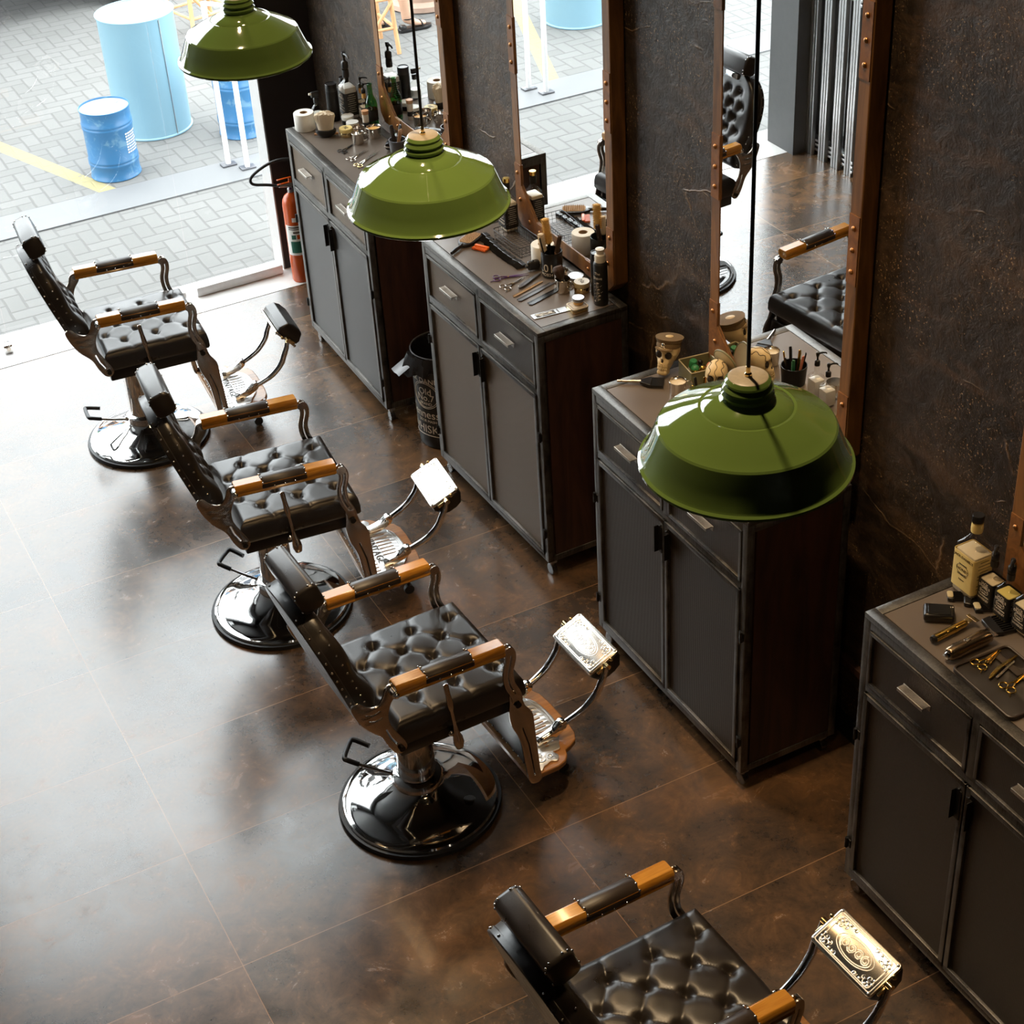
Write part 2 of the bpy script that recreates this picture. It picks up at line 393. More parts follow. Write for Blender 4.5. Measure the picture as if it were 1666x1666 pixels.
def smooth_path(pts, n=6):
    P = [Vector(p) for p in pts]; out = []
    for i in range(len(P)-1):
        p0, p1, p2, p3 = P[max(i-1, 0)], P[i], P[i+1], P[min(i+2, len(P)-1)]
        for k in range(n):
            t = k/n
            out.append(.5*((2*p1)+(p2-p0)*t+(2*p0-5*p1+4*p2-p3)*t*t+(3*p1-p0-3*p2+p3)*t**3))
    out.append(P[-1]); return out
def smooth_loop(pts, n=4):
    P = [Vector((*p, 0)) for p in pts]; N = len(P); out = []
    for i in range(N):
        p0, p1, p2, p3 = P[i-1], P[i], P[(i+1) % N], P[(i+2) % N]
        for k in range(n):
            t = k/n; q = .5*((2*p1)+(p2-p0)*t+(2*p0-5*p1+4*p2-p3)*t*t+(3*p1-p0-3*p2+p3)*t**3); out.append((q.x, q.y))
    return out
def rrect(w, h, r, n=4, cx=0, cy=0):
    o = []
    for sx, sy, a0 in ((1, 1, 0), (-1, 1, PI/2), (-1, -1, PI), (1, -1, 1.5*PI)):
        for k in range(n+1):
            a = a0+k/n*PI/2; o.append((cx+sx*(w/2-r)+r*math.cos(a), cy+sy*(h/2-r)+r*math.sin(a)))
    return o
def ribbon(path, wd):
    """2D outline of a band of width wd along a 2D path"""
    P = [Vector((*p, 0)) for p in path]; N = len(P); L, R = [], []
    for i, p in enumerate(P):
        t = (P[min(i+1, N-1)]-P[max(i-1, 0)]).normalized(); nrm = Vector((-t.y, t.x, 0)); ww = wd[i] if isinstance(wd, (list, tuple)) else wd
        L.append(p+nrm*ww/2); R.append(p-nrm*ww/2)
    return [(q.x, q.y) for q in L+R[::-1]]

def part(name, mb, mat, parent=None, loc=None, rot=None, smooth=40, bevel=0., subsurf=0, label=None, **kw):
    me = bpy.data.meshes.new(name); me.from_pydata([tuple(v) for v in mb.v], [], mb.f); me.update()
    bm = bmesh.new(); bm.from_mesh(me); bmesh.ops.remove_doubles(bm, verts=bm.verts, dist=1e-6)
    bmesh.ops.recalc_face_normals(bm, faces=bm.faces); bm.to_mesh(me); bm.free()
    o = bpy.data.objects.new(name, me); C.objects.link(o)
    me.materials.append(M[mat] if isinstance(mat, str) else mat)
    if smooth:
        me.polygons.foreach_set('use_smooth', [True]*len(me.polygons)); me.set_sharp_from_angle(angle=math.radians(smooth))
    if parent: o.parent = parent
    if loc: o.location = loc
    if rot: o.rotation_euler = rot
    if bevel:
        b = o.modifiers.new('bevel', 'BEVEL'); b.width = bevel; b.segments = 2; b.limit_method = 'ANGLE'; b.angle_limit = math.radians(40)
    if subsurf:
        b = o.modifiers.new('sub', 'SUBSURF'); b.levels = subsurf; b.render_levels = subsurf
    if label: o['label'] = label
    for k, v in kw.items(): o[k] = v
    return o
def thing(name, label, cat, loc=(0, 0, 0), rz=0., group=None, rot=None):
    o = bpy.data.objects.new(name, None); C.objects.link(o); o.location = loc; o.rotation_euler = rot or (0, 0, rz)
    o.empty_display_size = .1
    o['label'] = label; o['category'] = cat
    if group: o['group'] = group
    return o
def tag(o, label, cat, group=None):
    o['label'] = label; o['category'] = cat
    if group: o['group'] = group
    return o
def struct(name, mb, mat, **kw):
    o = part(name, mb, mat, **kw); o['kind'] = 'structure'; return o
def dup(root, label, loc, rz=None, rot=None):
    def cp(o, par):
        c = o.copy(); C.objects.link(c)
        if par: c.parent = par
        for ch in kids.get(o.name, []): cp(ch, c)
        return c
    kids = {}
    for o in C.objects:
        if o.parent: kids.setdefault(o.parent.name, []).append(o)
    r = cp(root, None); r.location = loc
    if rz is not None: r.rotation_euler = (0, 0, rz)
    if rot is not None: r.rotation_euler = rot
    r['label'] = label; return r
XZ = Matrix(((1, 0, 0, 0), (0, 0, -1, 0), (0, 1, 0, 0), (0, 0, 0, 1)))   # draws (x, z) outlines upright, thickness along y
YZ = Matrix(((0, 0, 1, 0), (1, 0, 0, 0), (0, 1, 0, 0), (0, 0, 0, 1)))    # draws (y, z) outlines upright, thickness along x
T_ = Matrix.Translation
def Rm(a, ax): return Matrix.Rotation(a, 4, ax)
rad = math.radians

# ---------------------------------------------------------------- the setting
YG = 5.05
struct('floor', MB().box((-1.65, -.84, -.05), (3.60, 11.32, .1)), 'floor')
struct('trim_1', MB().box((-1.65, 5.01, -.048), (3.60, .38, .1)), 'marble')
struct('wall_right', MB().box((.135, -.72, 3.1), (.1, 11.56, 6.4)), 'wall')
struct('wall_left', MB().box((-3.40, -.72, 3.1), (.1, 11.56, 6.4)), 'grey_wall')
struct('wall_back', MB().box((-1.71, -6.55, 3.1), (3.72, .1, 6.4)), 'black_wall')
struct('ceiling', MB().box((-1.71, -.72, 6.35), (3.72, 11.76, .1)), 'ceiling')
struct('wall_front', MB().box((-1.65, 5.15, 5.7), (3.60, .18, 1.2)), 'black_wall')
b = MB().box((-.029, 5.137, 3.1), (.438, .15, 6.4)); struct('trim_2', b, 'black_wall')
b = MB().box((-.252, 5.137, 2.55), (.008, .155, 5.1)); struct('trim_3', b, 'column_side_daylit')
struct('trim_4', MB().box((-3.185, 4.905, 3.1), (.33, .29, 6.4)), 'grey_wall')
# glazing: three panes with butt joints
for i, (x0, x1) in enumerate(((-3.34, -1.90), (-1.894, -.823), (-.817, -.258))):
    struct('window_%d' % (i+1), MB().box(((x0+x1)/2, YG, 2.57), (x1-x0, .010, 5.08)), 'window_glass')
struct('trim_5', MB().box((-.545, 5.045, .032), (.53, .085, .055), .006), 'white_metal')
b = MB().box((-.90, 5.045, .030), (.06, .07, .045), .014, 3); struct('trim_6', b, 'white_metal')
lf = thing('door_lock', 'small chrome floor lock at the foot of the glass front', 'door lock', (-1.92, 4.985, .002))
part('lock_body', MB().box((0, 0, .028), (.05, .055, .052), .006), 'chrome', lf); part('lock_dial', MB().cyl((0, -.0275, .03), (0, -.033, .03), .012), 'nickel', lf)
# outside ground
struct('floor_outside', MB().box((0, 22.2, -.06), (44, 34, .1)), 'pavers')
struct('trim_7', MB().box((0, 6.62, -.008), (30, .35, .016)), 'kerb')
struct('baseboard_right', MB().box((.079, -.72, .05), (.012, 11.5, .10)), 'black_metal')
struct('trim_8', MB().box((.072, -.9, .36), (.024, 11, .03)), 'side_wood')

# ---------------------------------------------------------------- barber chair
def tuft_height(x, y, btn, edges, r=.023, depth=.0115):
    h = 0
    for bx, by in btn:
        d2 = (x-bx)**2+(y-by)**2; h -= depth*math.exp(-d2/(2*(r*.62)**2))
    for (ax, ay), (cx, cy) in edges:
        vx, vy = cx-ax, cy-ay; L2 = vx*vx+vy*vy; t = max(0, min(1, ((x-ax)*vx+(y-ay)*vy)/L2)); d = math.hypot(x-ax-t*vx, y-ay-t*vy)
        h -= .0028*math.exp(-(d/.0036)**2)+.0030*math.exp(-(d/.018)**2)
    return h

def seat_cushion():
    x0, x1, hy, z0, zt = -.165, .33, .262, .556, .650
    btn = []
    for k in range(6):
        x = .262-.0765*k
        for y in ((-.165, 0, .165) if k % 2 == 0 else (-.0825, .0825)): btn.append((x, y))
    btn = [b_ for b_ in btn if b_[0] > -.14]
    edges = []
    for a in btn:
        for c in btn:
            if a[0] > c[0] and abs(a[0]-c[0]-.0765) < .01 and abs(abs(a[1]-c[1])-.0825) < .01: edges.append((a, c))
    for a in btn:
        if a[0] > .25: edges.append((a, (x1, a[1])))
        if abs(a[1]) > .16: edges.append((a, (a[0]+.03, math.copysign(hy, a[1]))))
    def top(u, v):
        # superelliptic rounding of the border
        sx, sy = 2*u-1, 2*v-1
        x = (x0+x1)/2+(x1-x0)/2*sx; y = hy*sy
        e = max(abs(sx)**1, abs(sy)**1)
        dx = (1-abs(sx))*(x1-x0)/2; dy = (1-abs(sy))*hy; d = min(dx, dy); R_ = .035
        drop = 0 if d > R_ else R_-math.sqrt(max(0, R_*R_-(R_-d)**2))
        crown = .012*(1-sx*sx)*(1-sy*sy)
        return (x, y, zt-drop+crown+tuft_height(x, y, btn, edges)*min(1, d/.02))
    def warp(u):   # denser sampling near the rim
        s_ = 2*u-1; return (math.copysign(1-(1-abs(s_))**1.25, s_)+1)/2
    mb = MB(); nu, nv = 92, 98
    mb.grid(lambda u, v: top(warp(u), warp(v)), nu, nv)
    # skirt
    ring = [j for j in range(nu)]+[i*nu+nu-1 for i in range(1, nv)]+[(nv-1)*nu+j for j in range(nu-2, -1, -1)]+[i*nu for i in range(nv-2, 0, -1)]
    prev = ring
    for (dz, sh) in ((-.022, 1.012), (-.05, 1.012), (-.062, .99)):
        base = len(mb.v); cur = []
        for i_ in ring:
            p = mb.v[i_]; cur.append(len(mb.v)); cx = (x0+x1)/2
            mb.v.append(Vector((cx+(p.x-cx)*sh, p.y*sh, zt-.035+dz+.0)))
        for k in range(len(ring)):
            k2 = (k+1) % len(ring); mb.f.append((prev[k], prev[k2], cur[k2], cur[k]))
        prev = cur
    mb.f.append(tuple(prev))
    bt = MB()
    for x, y in btn: bt.ball((x, y, top((x-x0)/(x1-x0), (y/hy+1)/2)[2]+.002), .0095, 12, 6, (1, 1, .55))
    return mb, bt

BL = .50                                    # back length
BX = Matrix(((math.cos(rad(-18)), 0, math.sin(rad(-18)), -.245), (0, 1, 0, 0), (-math.sin(rad(-18)), 0, math.cos(rad(-18)), .655), (0, 0, 0, 1)))
def bw(s):
    if s < .55: return .188+.040*math.sin(s/.55*PI/2)
    return .228*max(0., 1-((s-.55)/.452)**2.6)**.5
def back_mesh():
    btn = []
    for k in range(6):
        s = .10+.135*k
        for y in ((-.135, -.045, .045, .135) if k % 2 == 0 else (-.09, 0, .09)):
            if abs(y) < bw(s)-.04: btn.append((y, s*BL))
    edges = [(a, c) for a in btn for c in btn if c[1] > a[1] and abs(c[1]-a[1]-.135*BL) < .01 and abs(abs(a[0]-c[0])-.045) < .01]
    def front(u, v):
        s = v; uu = 2*u-1; uu = math.copysign(1-(1-abs(uu))**1.3, uu); y = bw(s)*uu; z = s*BL
        d = min((1-abs(uu))*max(bw(s), .01), z+.004, (1-s)*BL+.004); R_ = .035
        r = 0 if d > R_ else R_-math.sqrt(max(0, R_*R_-(R_-d)**2))
        bul = .030*math.exp(-((s-.20)/.16)**2)+.016*math.exp(-((s-.66)/.2)**2)
        return (.050+bul-r+tuft_height(y, z, btn, edges, .026, .016)*min(1, d/.03), y, z)
    mb = MB(); nu, nv = 60, 76
    mb.grid(front, nu, nv, BX)
    ring = [j for j in range(nu)]+[i*nu+nu-1 for i in range(1, nv)]+[(nv-1)*nu+j for j in range(nu-2, -1, -1)]+[i*nu for i in range(nv-2, 0, -1)]
    inv = BX.inverted(); cur = []
    for i_ in ring:
        p = inv @ mb.v[i_]; cur.append(len(mb.v)); mb.v.append(BX @ Vector((-.002, p.y, p.z)))
    for k in range(len(ring)):
        k2 = (k+1) % len(ring); mb.f.append((ring[k], ring[k2], cur[k2], cur[k]))
    bt = MB()
    for y, z in btn:
        s = z/BL; best = front((math.copysign(1-(1-abs(y/bw(s)))**(1/1.3), y)+1)/2, s)[0]
        bt.ball((best+.002, y, z), .0085, 10, 6, (.55, 1, 1), BX)
    shell = MB(); out = [(-bw(s), s*BL) for s in [i/30 for i in range(31)]]+[(bw(s), s*BL) for s in [i/30 for i in range(30, -1, -1)]]
    out = [(y*1.02, z) for y, z in out]
    shell.prism(out, -.022, .002, BX @ YZ)
    nails = MB()
    for i in range(12):
        s = .04+.92*i/11
        for sg in (-1, 1): nails.ball((-.010, sg*bw(s)*1.025, s*BL), .0048, 8, 5, (1, .8, 1), BX)
        if i < 16:
            for sg in (-1, 1): nails.ball((.032, sg*(bw(s)+.001), s*BL), .0042, 8, 5, (1, .7, 1), BX)
    return mb, bt, shell, nails

def ornament(mb, T, a, b, h):
    """cast scrollwork on a plate: border, oval ring, curls"""
    for k in (1.0, .90):
        mb.tube([(x, y, 0) for x, y in rrect(a*2*k, b*2*k, .008, 2)], h, 6, T, True)
    for k in (1.0, .84):
        mb.tube([(a*.60*k*math.cos(t), b*.62*k*math.sin(t), 0) for t in [2*PI*i/28 for i in range(28)]], h*.9, 6, T, True)
    for sx in (-1, 1):
        for sy in (-1, 1):
            for (cx, cy, r0, tw, ph) in ((.74, .72, .016, 1.3, 0), (.45, .78, .010, -1.2, 1), (.80, .38, .011, -1.3, 2), (.60, .62, .008, 1.2, 3)):
                pts = []
                for i in range(14):
                    t = i/13; an = ph+tw*2*PI*t; rr = r0*(1-.8*t); pts.append((sx*(a*cx+rr*math.cos(an)), sy*(b*cy+rr*math.sin(an)), 0))
                mb.tube(pts, h*.8, 5, T)
    return mb

def make_chair(label, loc, rz, flip=False, pump=PI*.78):
    t = thing('barber_chair', label, 'barber chair', loc, rz, 'vintage barber chairs in a row')
    part('base_ring', MB().lathe([(.275, 0), (.303, 0), (.306, .010), (.302, .020), (.275, .022)], 64), 'black_rubber', t)
    part('pedestal_base', MB().lathe([(.288, .018), (.290, .026), (.285, .032), (.262, .035), (.255, .040), (.20, .056), (.13, .082), (.098, .102), (.088, .112), (.086, .118)], 72), 'chrome', t)
    part('maker_badge', MB().lathe([(.0, .004), (.020, .004), (.022, .0)], 20, T_((.135, -.145, .0615)) @ Rm(rad(-13), 'X') @ Rm(rad(12), 'Y')), 'black_metal', t, label='round black badge with a gold rim')
    col = MB().lathe([(.088, .108), (.090, .118), (.090, .148), (.082, .154), (.071, .158), (.069, .30), (.066, .47)], 40)
    part('column', col, 'chrome', t)
    # pump lever
    ca, sa = math.cos(pump), math.sin(pump)
    rp = lambda r, q, z: (r*ca-q*sa, r*sa+q*ca, z)
    lv = MB().tube(smooth_path([rp(.07, .0, .125), rp(.16, .005, .15), rp(.225, .01, .175), rp(.245, .012, .185)]), .0065)
    lv.cyl(rp(.06, 0, .125), rp(.10, 0, .135), .012)
    pl = part('pump_lever', lv, 'chrome', t)
    loop = smooth_path([rp(.215, .01, .172), rp(.255, .012, .188), rp(.272, .0, .192), rp(.272, -.085, .192), rp(.26, -.098, .190), rp(.20, -.085, .178)], 5)
    part('pedal_grip', MB().tube(loop, .0095), 'black_rubber', pl)
    # seat
    part('seat_frame', MB().box((.072, 0, .523), (.45, .49, .068), .008).box((.06, 0, .475), (.30, .22, .04), .01), 'black_plastic', t)
    part('seat_trim', MB().box((.080, 0, .558), (.475, .512, .006), .003), 'nickel', t)
    cu, bt = seat_cushion()
    st = part('seat', cu, 'leather', t, smooth=60); part('tufting_button', bt, 'leather_arm', st, kind='stuff')
    # back
    bk, bb, sh, nl = back_mesh()
    bo = part('backrest', bk, 'leather', t, smooth=60); part('tufting_button', bb, 'leather_arm', bo, kind='stuff')
    sh_o = part('back_shell', sh, 'leather', t, bevel=.004); part('upholstery_nails', nl, 'chrome', sh_o, kind='stuff')
    # headrest, its axis across the chair
    hc = Vector((-.352, 0, 1.185)); HR = T_(hc) @ Rm(rad(-18), 'Y')
    sec = rrect(.086, .102, .026, 5)
    mb = MB()
    ys = [-.135, -.131, -.12, .12, .131, .135]; scs = [.84, .95, 1, 1, .95, .84]; n = len(sec); vv, ff = [], []
    for y, s_ in zip(ys, scs): vv += [(x*s_, y, z*s_) for x, z in sec]
    for i in range(len(ys)-1):
        for k in range(n): ff.append((i*n+k, i*n+(k+1) % n, (i+1)*n+(k+1) % n, (i+1)*n+k))
    ff += [tuple(range(n)), tuple((len(ys)-1)*n+k for k in range(n))]
    mb.add(vv, ff, HR)
    ho = part('headrest', mb, 'leather', t, smooth=50)
    nm = MB()
    for y in (-.124, .124):
        for (x, z) in sec[1::2]: nm.ball((x*.98, y, z*.98), .0042, 8, 5, (1, 1, 1), HR)
    part('upholstery_nails', nm, 'chrome', ho, kind='stuff')
    br = MB().box((-.040, -.045, -.085), (.006, .022, .17), .002, 2, HR).box((-.040, .045, -.085), (.006, .022, .17), .002, 2, HR).cyl((-.062, -.045, -.13), (-.036, -.045, -.13), .008, 12, None, HR)
    br.box((-.012, 0, -.075), (.03, .10, .03), .004, 2, HR)
    part('headrest_bracket', br, 'chrome', t)
    # arms
    for sg in (-1, 1):
        y = sg*.277
        tilt = T_((.04, y, .828)) @ Rm(rad(1.5), 'Y')
        prof = [(-.030, -.024), (.030, -.024), (.033, -.018), (.028, -.010), (.033, -.002), (.032, .012), (.022, .023), (-.022, .023), (-.032, .012), (-.033, -.002), (-.028, -.010), (-.033, -.018)]
        def bar(mb, x0, x1, sc=1.0, zc=0, taper=0):
            vv, ff = [], []; n = len(prof); xs = [x0, x0+.006, x1-.006, x1]; ss = [.9, 1, 1, .9]
            for x, s_ in zip(xs, ss): vv += [(x, p*sc*s_, q*sc*s_+zc) for p, q in prof]
            for i in range(3):
                for k in range(n): ff.append((i*n+k, i*n+(k+1) % n, (i+1)*n+(k+1) % n, (i+1)*n+k))
            ff += [tuple(range(n)), tuple(3*n+k for k in range(n))]
            return mb.add(vv, ff, tilt)
        am = MB(); bar(am, -.205, .205)
        arm = part('armrest', am, 'arm_wood', t, smooth=35, bevel=.0015)
        pd = MB(); pr2 = [(.0365*math.cos(a), -.004+.034*math.sin(a) if math.sin(a) > 0 else -.004+.012*math.sin(a)) for a in [2*PI*i/20 for i in range(20)]]
        vv, ff = [], []; n = len(pr2)
        for x, s_ in ((-.098, .93), (-.094, 1), (.080, 1), (.084, .93)): vv += [(x, p*s_, q*s_) for p, q in pr2]
        for i in range(3):
            for k in range(n): ff.append((i*n+k, i*n+(k+1) % n, (i+1)*n+(k+1) % n, (i+1)*n+k))
        ff += [tuple(range(n)), tuple(3*n+k for k in range(n))]
        pd.add(vv, ff, tilt)
        pdo = part('arm_pad', pd, 'leather_arm', arm, smooth=50)
        nm = MB()
        for x in (-.094, .080):
            for q in (-1, -.45, .45, 1): nm.ball((x, .034*q, .031*math.cos(q*.95)-.001), .0048, 8, 5, (1, 1, 1), tilt)
        for x in (-.05, -.008, .035):
            for q in (-1, 1): nm.ball((x, .0385*q, -.003), .0042, 8, 5, (1, 1, 1), tilt)
        part('upholstery_nails', nm, 'chrome', arm, kind='stuff')
        # front support: slotted S strip into the slotted leg plate
        yT = lambda th: T_((0, y, 0)) @ XZ
        path = smooth_path([(.252, .806, 0), (.272, .788, 0), (.276, .755, 0), (.262, .700, 0), (.266, .645, 0), (.286, .595, 0), (.292, .560, 0)], 5)
        p2 = [(p.x, p.y) for p in path]
        outl = ribbon(p2, .038); slot = ribbon(p2[6:-5], .007)
        sup = MB().plate([outl, slot], .010, yT(0), .0015)
        sup.cyl((.268, y-.012, .797), (.268, y+.012, .797), .019, 20)
        part('arm_support', sup, 'nickel', t)
        leg = smooth_loop([(.268, .590), (.285, .602), (.305, .590), (.322, .52), (.350, .47), (.356, .40), (.368, .20), (.372, .140), (.330, .140), (.315, .22), (.298, .36), (.270, .44), (.262, .50), (.266, .55)], 4)
        lp = MB().plate([leg, ribbon([(.308, .42), (.330, .33), (.347, .17)], .008)], .010, T_((0, y-sg*.010, 0)) @ XZ, .0015)
        lgo = part('leg_plate', lp, 'nickel', t)
        part('bolt', MB().cyl((.290, y-sg*.012+.010*sg, .545), (.290, y+.012*sg, .545), .012, 16), 'black_metal', lgo)
        # rear bracket
        outl = smooth_loop([(-.315, .800), (-.292, .815), (-.262, .782), (-.225, .768), (-.200, .795), (-.188, .828), (-.165, .838), (-.146, .822), (-.152, .795), (-.176, .762), (-.190, .720), (-.186, .670), (-.158, .612), (-.142, .580), (-.136, .552), (-.152, .533), (-.176, .540), (-.200, .580), (-.222, .635), (-.262, .680), (-.288, .720), (-.306, .760)], 3)
        slots = [ribbon([(-.272, .752), (-.245, .741), (-.215, .748)], .007), ribbon([(-.262, .722), (-.238, .712), (-.212, .718)], .007), ribbon([(-.203, .66), (-.190, .615), (-.168, .575)], .009)]
        rb = MB().plate([outl]+slots, .010, T_((0, y-sg*.014, 0)) @ XZ, .0015)
        rbo = part('back_bracket', rb, 'nickel', t)
        kb = MB().cyl((-.166, y-.022, .818), (-.166, y+.022, .818), .016, 20).ball((-.166, y+sg*.022, .818), .014)
        part('pivot_knob', kb, 'chrome', rbo)
        part('bolt', MB().cyl((-.157, y-sg*.02, .556), (-.157, y+sg*.002, .556), .011, 16), 'black_metal', rbo)
    # tilt lever on the right-hand side
    LV = T_((.048, -.292, .485)) @ Rm(rad(-6), 'Y')
    lv = MB().lathe([(.001, .29), (.009, .287), (.010, .275), (.0095, .24), (.012, .20), (.010, .175), (.0065, .165), (.0065, .10), (.009, .07), (.018, .035), (.020, .012), (.014, -.012), (.001, -.02)], 18, LV @ Matrix.Diagonal((1, .75, 1, 1)))
    lvo = part('tilt_lever', lv, 'nickel', t)
    part('pivot_knob', MB().cyl((.040, -.29, .530), (.040, -.245, .530), .011, 14).ball((.024, -.285, .545), .011), 'chrome', lvo)
    # calf panel between the leg plates, scalloped lower edge
    top_z, pts = .50, []
    for i in range(41):
        y = -.262+.524*i/40; pts.append((y, .128+.022*math.sin(PI*i/40)**.8+.007*math.cos(i*PI/2.5)))
    outp = pts+[(.262, top_z), (-.262, top_z)]
    PM = T_((.30, 0, .50)) @ Rm(rad(-10), 'Y') @ T_((0, 0, -.50)) @ YZ
    cp_ = part('calf_panel', MB().prism(outp, -.008, .008, PM), 'leather', t, bevel=.003)
    nm = MB()
    for q in pts[::3]: nm.ball((q[0]*.98, q[1]+.012, -.010), .004, 8, 5, (1, 1, 1), PM)
    part('upholstery_nails', nm, 'chrome', cp_, kind='stuff')
    # footboard
    half = [(.335, .258), (.455, .258), (.490, .246), (.512, .222), (.520, .196), (.548, .186), (.580, .168), (.598, .130), (.604, .07)]
    outl = half+[(x, -y) for x, y in half[::-1]]
    fb = part('footboard', MB().prism(outl, .128, .152), 'foot_wood', t, bevel=.004)
    hl = smooth_loop([(.378, .215), (.405, .236), (.440, .226), (.462, .236), (.478, .212), (.470, .188), (.500, .186), (.512, .160), (.530, .130), (.556, .085), (.566, 0), (.556, -.085), (.530, -.130), (.512, -.160), (.500, -.186), (.470, -.188), (.478, -.212), (.462, -.236), (.440, -.226), (.405, -.236), (.378, -.215)], 3)
    slots = []
    for k in range(13):
        y = -.150+.025*k; e = .548-1.3*y*y-.022
        if abs(y) < .105: slots.append(rrect(e-.458, .0095, .004, 2, (e+.458)/2, y))
        else:
            slots.append(rrect(.020, .0095, .004, 2, .468, y))
        slots.append(rrect(.036, .0095, .004, 2, .400, y))
    fp = MB().plate([hl]+slots, .007, T_((0, 0, .1565)), .001)
    orn = MB()
    for sy in (-1, 1):
        for (cx, cy, r0, ph) in ((.41, .200, .020, 0), (.450, .205, .014, 2), (.39, .178, .010, 4), (.42, .178, .009, 1)):
            pts = []
            for i in range(16):
                tt = i/15; an = ph+2.6*PI*tt; rr = r0*(1-.75*tt); pts.append((cx+rr*math.cos(an), sy*(cy+rr*math.sin(an)), .161))
            fp.tube(pts, .0028, 6)
    edge = [(x, y, .1605) for x, y in smooth_loop([(.533, .120), (.553, .08), (.560, 0), (.553, -.08), (.533, -.120), (.540, -.08), (.547, 0), (.540, .08)], 4)]
    fp.tube(edge, .0022, 6, None, True)
    fpo = part('tread_plate', fp, 'cast', fb, label='cast silver tread plate reading VINTAGE')
    part('lettering', MB().text('VINTAGE', .046, .0016, T_((.438, 0, .1615)) @ Rm(-PI/2, 'Z'), space=1.1), 'print_dark', fpo)
    for sy in (-1, 1):
        wv = MB().cyl((.53, sy*.15, .04), (.53, sy*.15, .128), .007, 10).cyl((.53, sy*.15-.009, .022), (.53, sy*.15+.009, .022), .022, 18)
        part('foot_wheel', wv, 'black_rubber', t)
    # calf rest on two bent arms
    for sy in (-1, 1):
        hb = MB().plate([smooth_loop([(.440, .170), (.452, .160), (.515, .176), (.555, .200), (.560, .225), (.540, .232), (.505, .205), (.445, .186)], 3)], .030, T_((0, sy*.128, 0)) @ XZ, .002)
        hb.cyl((.535, sy*.128-.022, .212), (.535, sy*.128+.022, .212), .009, 14)
        ho = part('hinge', hb, 'chrome', t)
        path = smooth_path([(.520, sy*.128, .205), (.575, sy*.133, .222), (.640, sy*.140, .255), (.688, sy*.146, .305), (.708, sy*.150, .350), (.726, sy*.150, .390), (.734, sy*.150, .421)], 5)
        part('rest_arm', MB().tube(path, [.0115+.003*math.sin(PI*i/(len(path)-1)) for i in range(len(path))], 14), 'chrome', t)
    if flip: RT = T_((.735, 0, .425)) @ Rm(rad(-130), 'Y')
    else: RT = T_((.735, 0, .425)) @ Rm(rad(-25), 'Y')
    # plate at +z of this frame, leather block at -z
    pl_ = MB().plate([rrect(.135, .268, .010, 3)], .012, RT @ T_((0, 0, 0)), .003)
    po = part('rest_plate', pl_, 'steel_shiny', t)
    om = ornament(MB(), RT @ T_((0, 0, .006)), .060, .126, .0022)
    OT = RT @ T_((0, 0, .006))
    for k, (cy, tw) in enumerate(((-.045, 1), (-.015, -1), (.015, 1), (.045, -1))):
        om.tube([((.017-.012*i/16)*math.cos(tw*3.6*PI*i/16+k), cy+(.017-.012*i/16)*math.sin(tw*3.6*PI*i/16+k), 0) for i in range(17)], .0024, 6, OT)
    for sx in (-1, 1):
        for sy in (-1, 1):
            for cx, cy in ((.047, .108), (.036, .114), (.049, .094), (.040, .100), (.048, .070), (.022, .112), (.049, .052)): om.ball((sx*cx, sy*cy, 0), .0048, 8, 5, (1, 1.2, .6), OT)
            om.ball((sx*.061, sy*.127, .001), .005, 10, 6, (1, 1, .8), OT)
    part('scrollwork', om, 'cast', po)
    for sy in (-1, 1):
        kn = MB().cyl((.0, sy*.132, -.006), (.0, sy*.160, -.006), .011, 14, None, RT).ball((.028, sy*.142, .002), .009, 10, 6, (1, 1, 1), RT).box((-.02, sy*.142, -.01), (.05, .010, .016), .003, 2, RT)
        part('pivot_knob', kn, 'brass', po)
    sec = [(-.066, -.008), (.066, -.008), (.070, -.030), (.050, -.072), (.020, -.082), (-.020, -.082), (-.050, -.070), (-.070, -.030)]
    ys = [-.132, -.128, -.115, .115, .128, .132]; scs = [.8, .95, 1, 1, .95, .8]; vv, ff = [], []; n = len(sec)
    for y, s_ in zip(ys, scs): vv += [(x*s_, y, -.04+(z+.04)*s_) for x, z in sec]
    for i in range(len(ys)-1):
        for k in range(n): ff.append((i*n+k, i*n+(k+1) % n, (i+1)*n+(k+1) % n, (i+1)*n+k))
    ff += [tuple(range(n)), tuple((len(ys)-1)*n+k for k in range(n))]
    part('calf_pad', MB().add(vv, ff, RT), 'leather', t, smooth=30, bevel=.004)
    return t

ch3 = make_chair('tufted black barber chair with wooden arms between two others, its whole pedestal in view', (-1.475, .645, 0), rad(1.5))
ch2 = dup(ch3, 'tufted black barber chair second from the glass front, VINTAGE tread plate readable', (-1.475, 2.03, 0), rad(-6))
ch4 = dup(ch3, 'tufted black barber chair nearest the camera, cut off by the bottom edge', (-1.515, -1.065, 0), rad(2.6))
ch1 = make_chair('tufted black barber chair nearest the glass front, calf rest turned leather side up', (-1.53, 3.70, 0), rad(-5), True, PI*1.0)

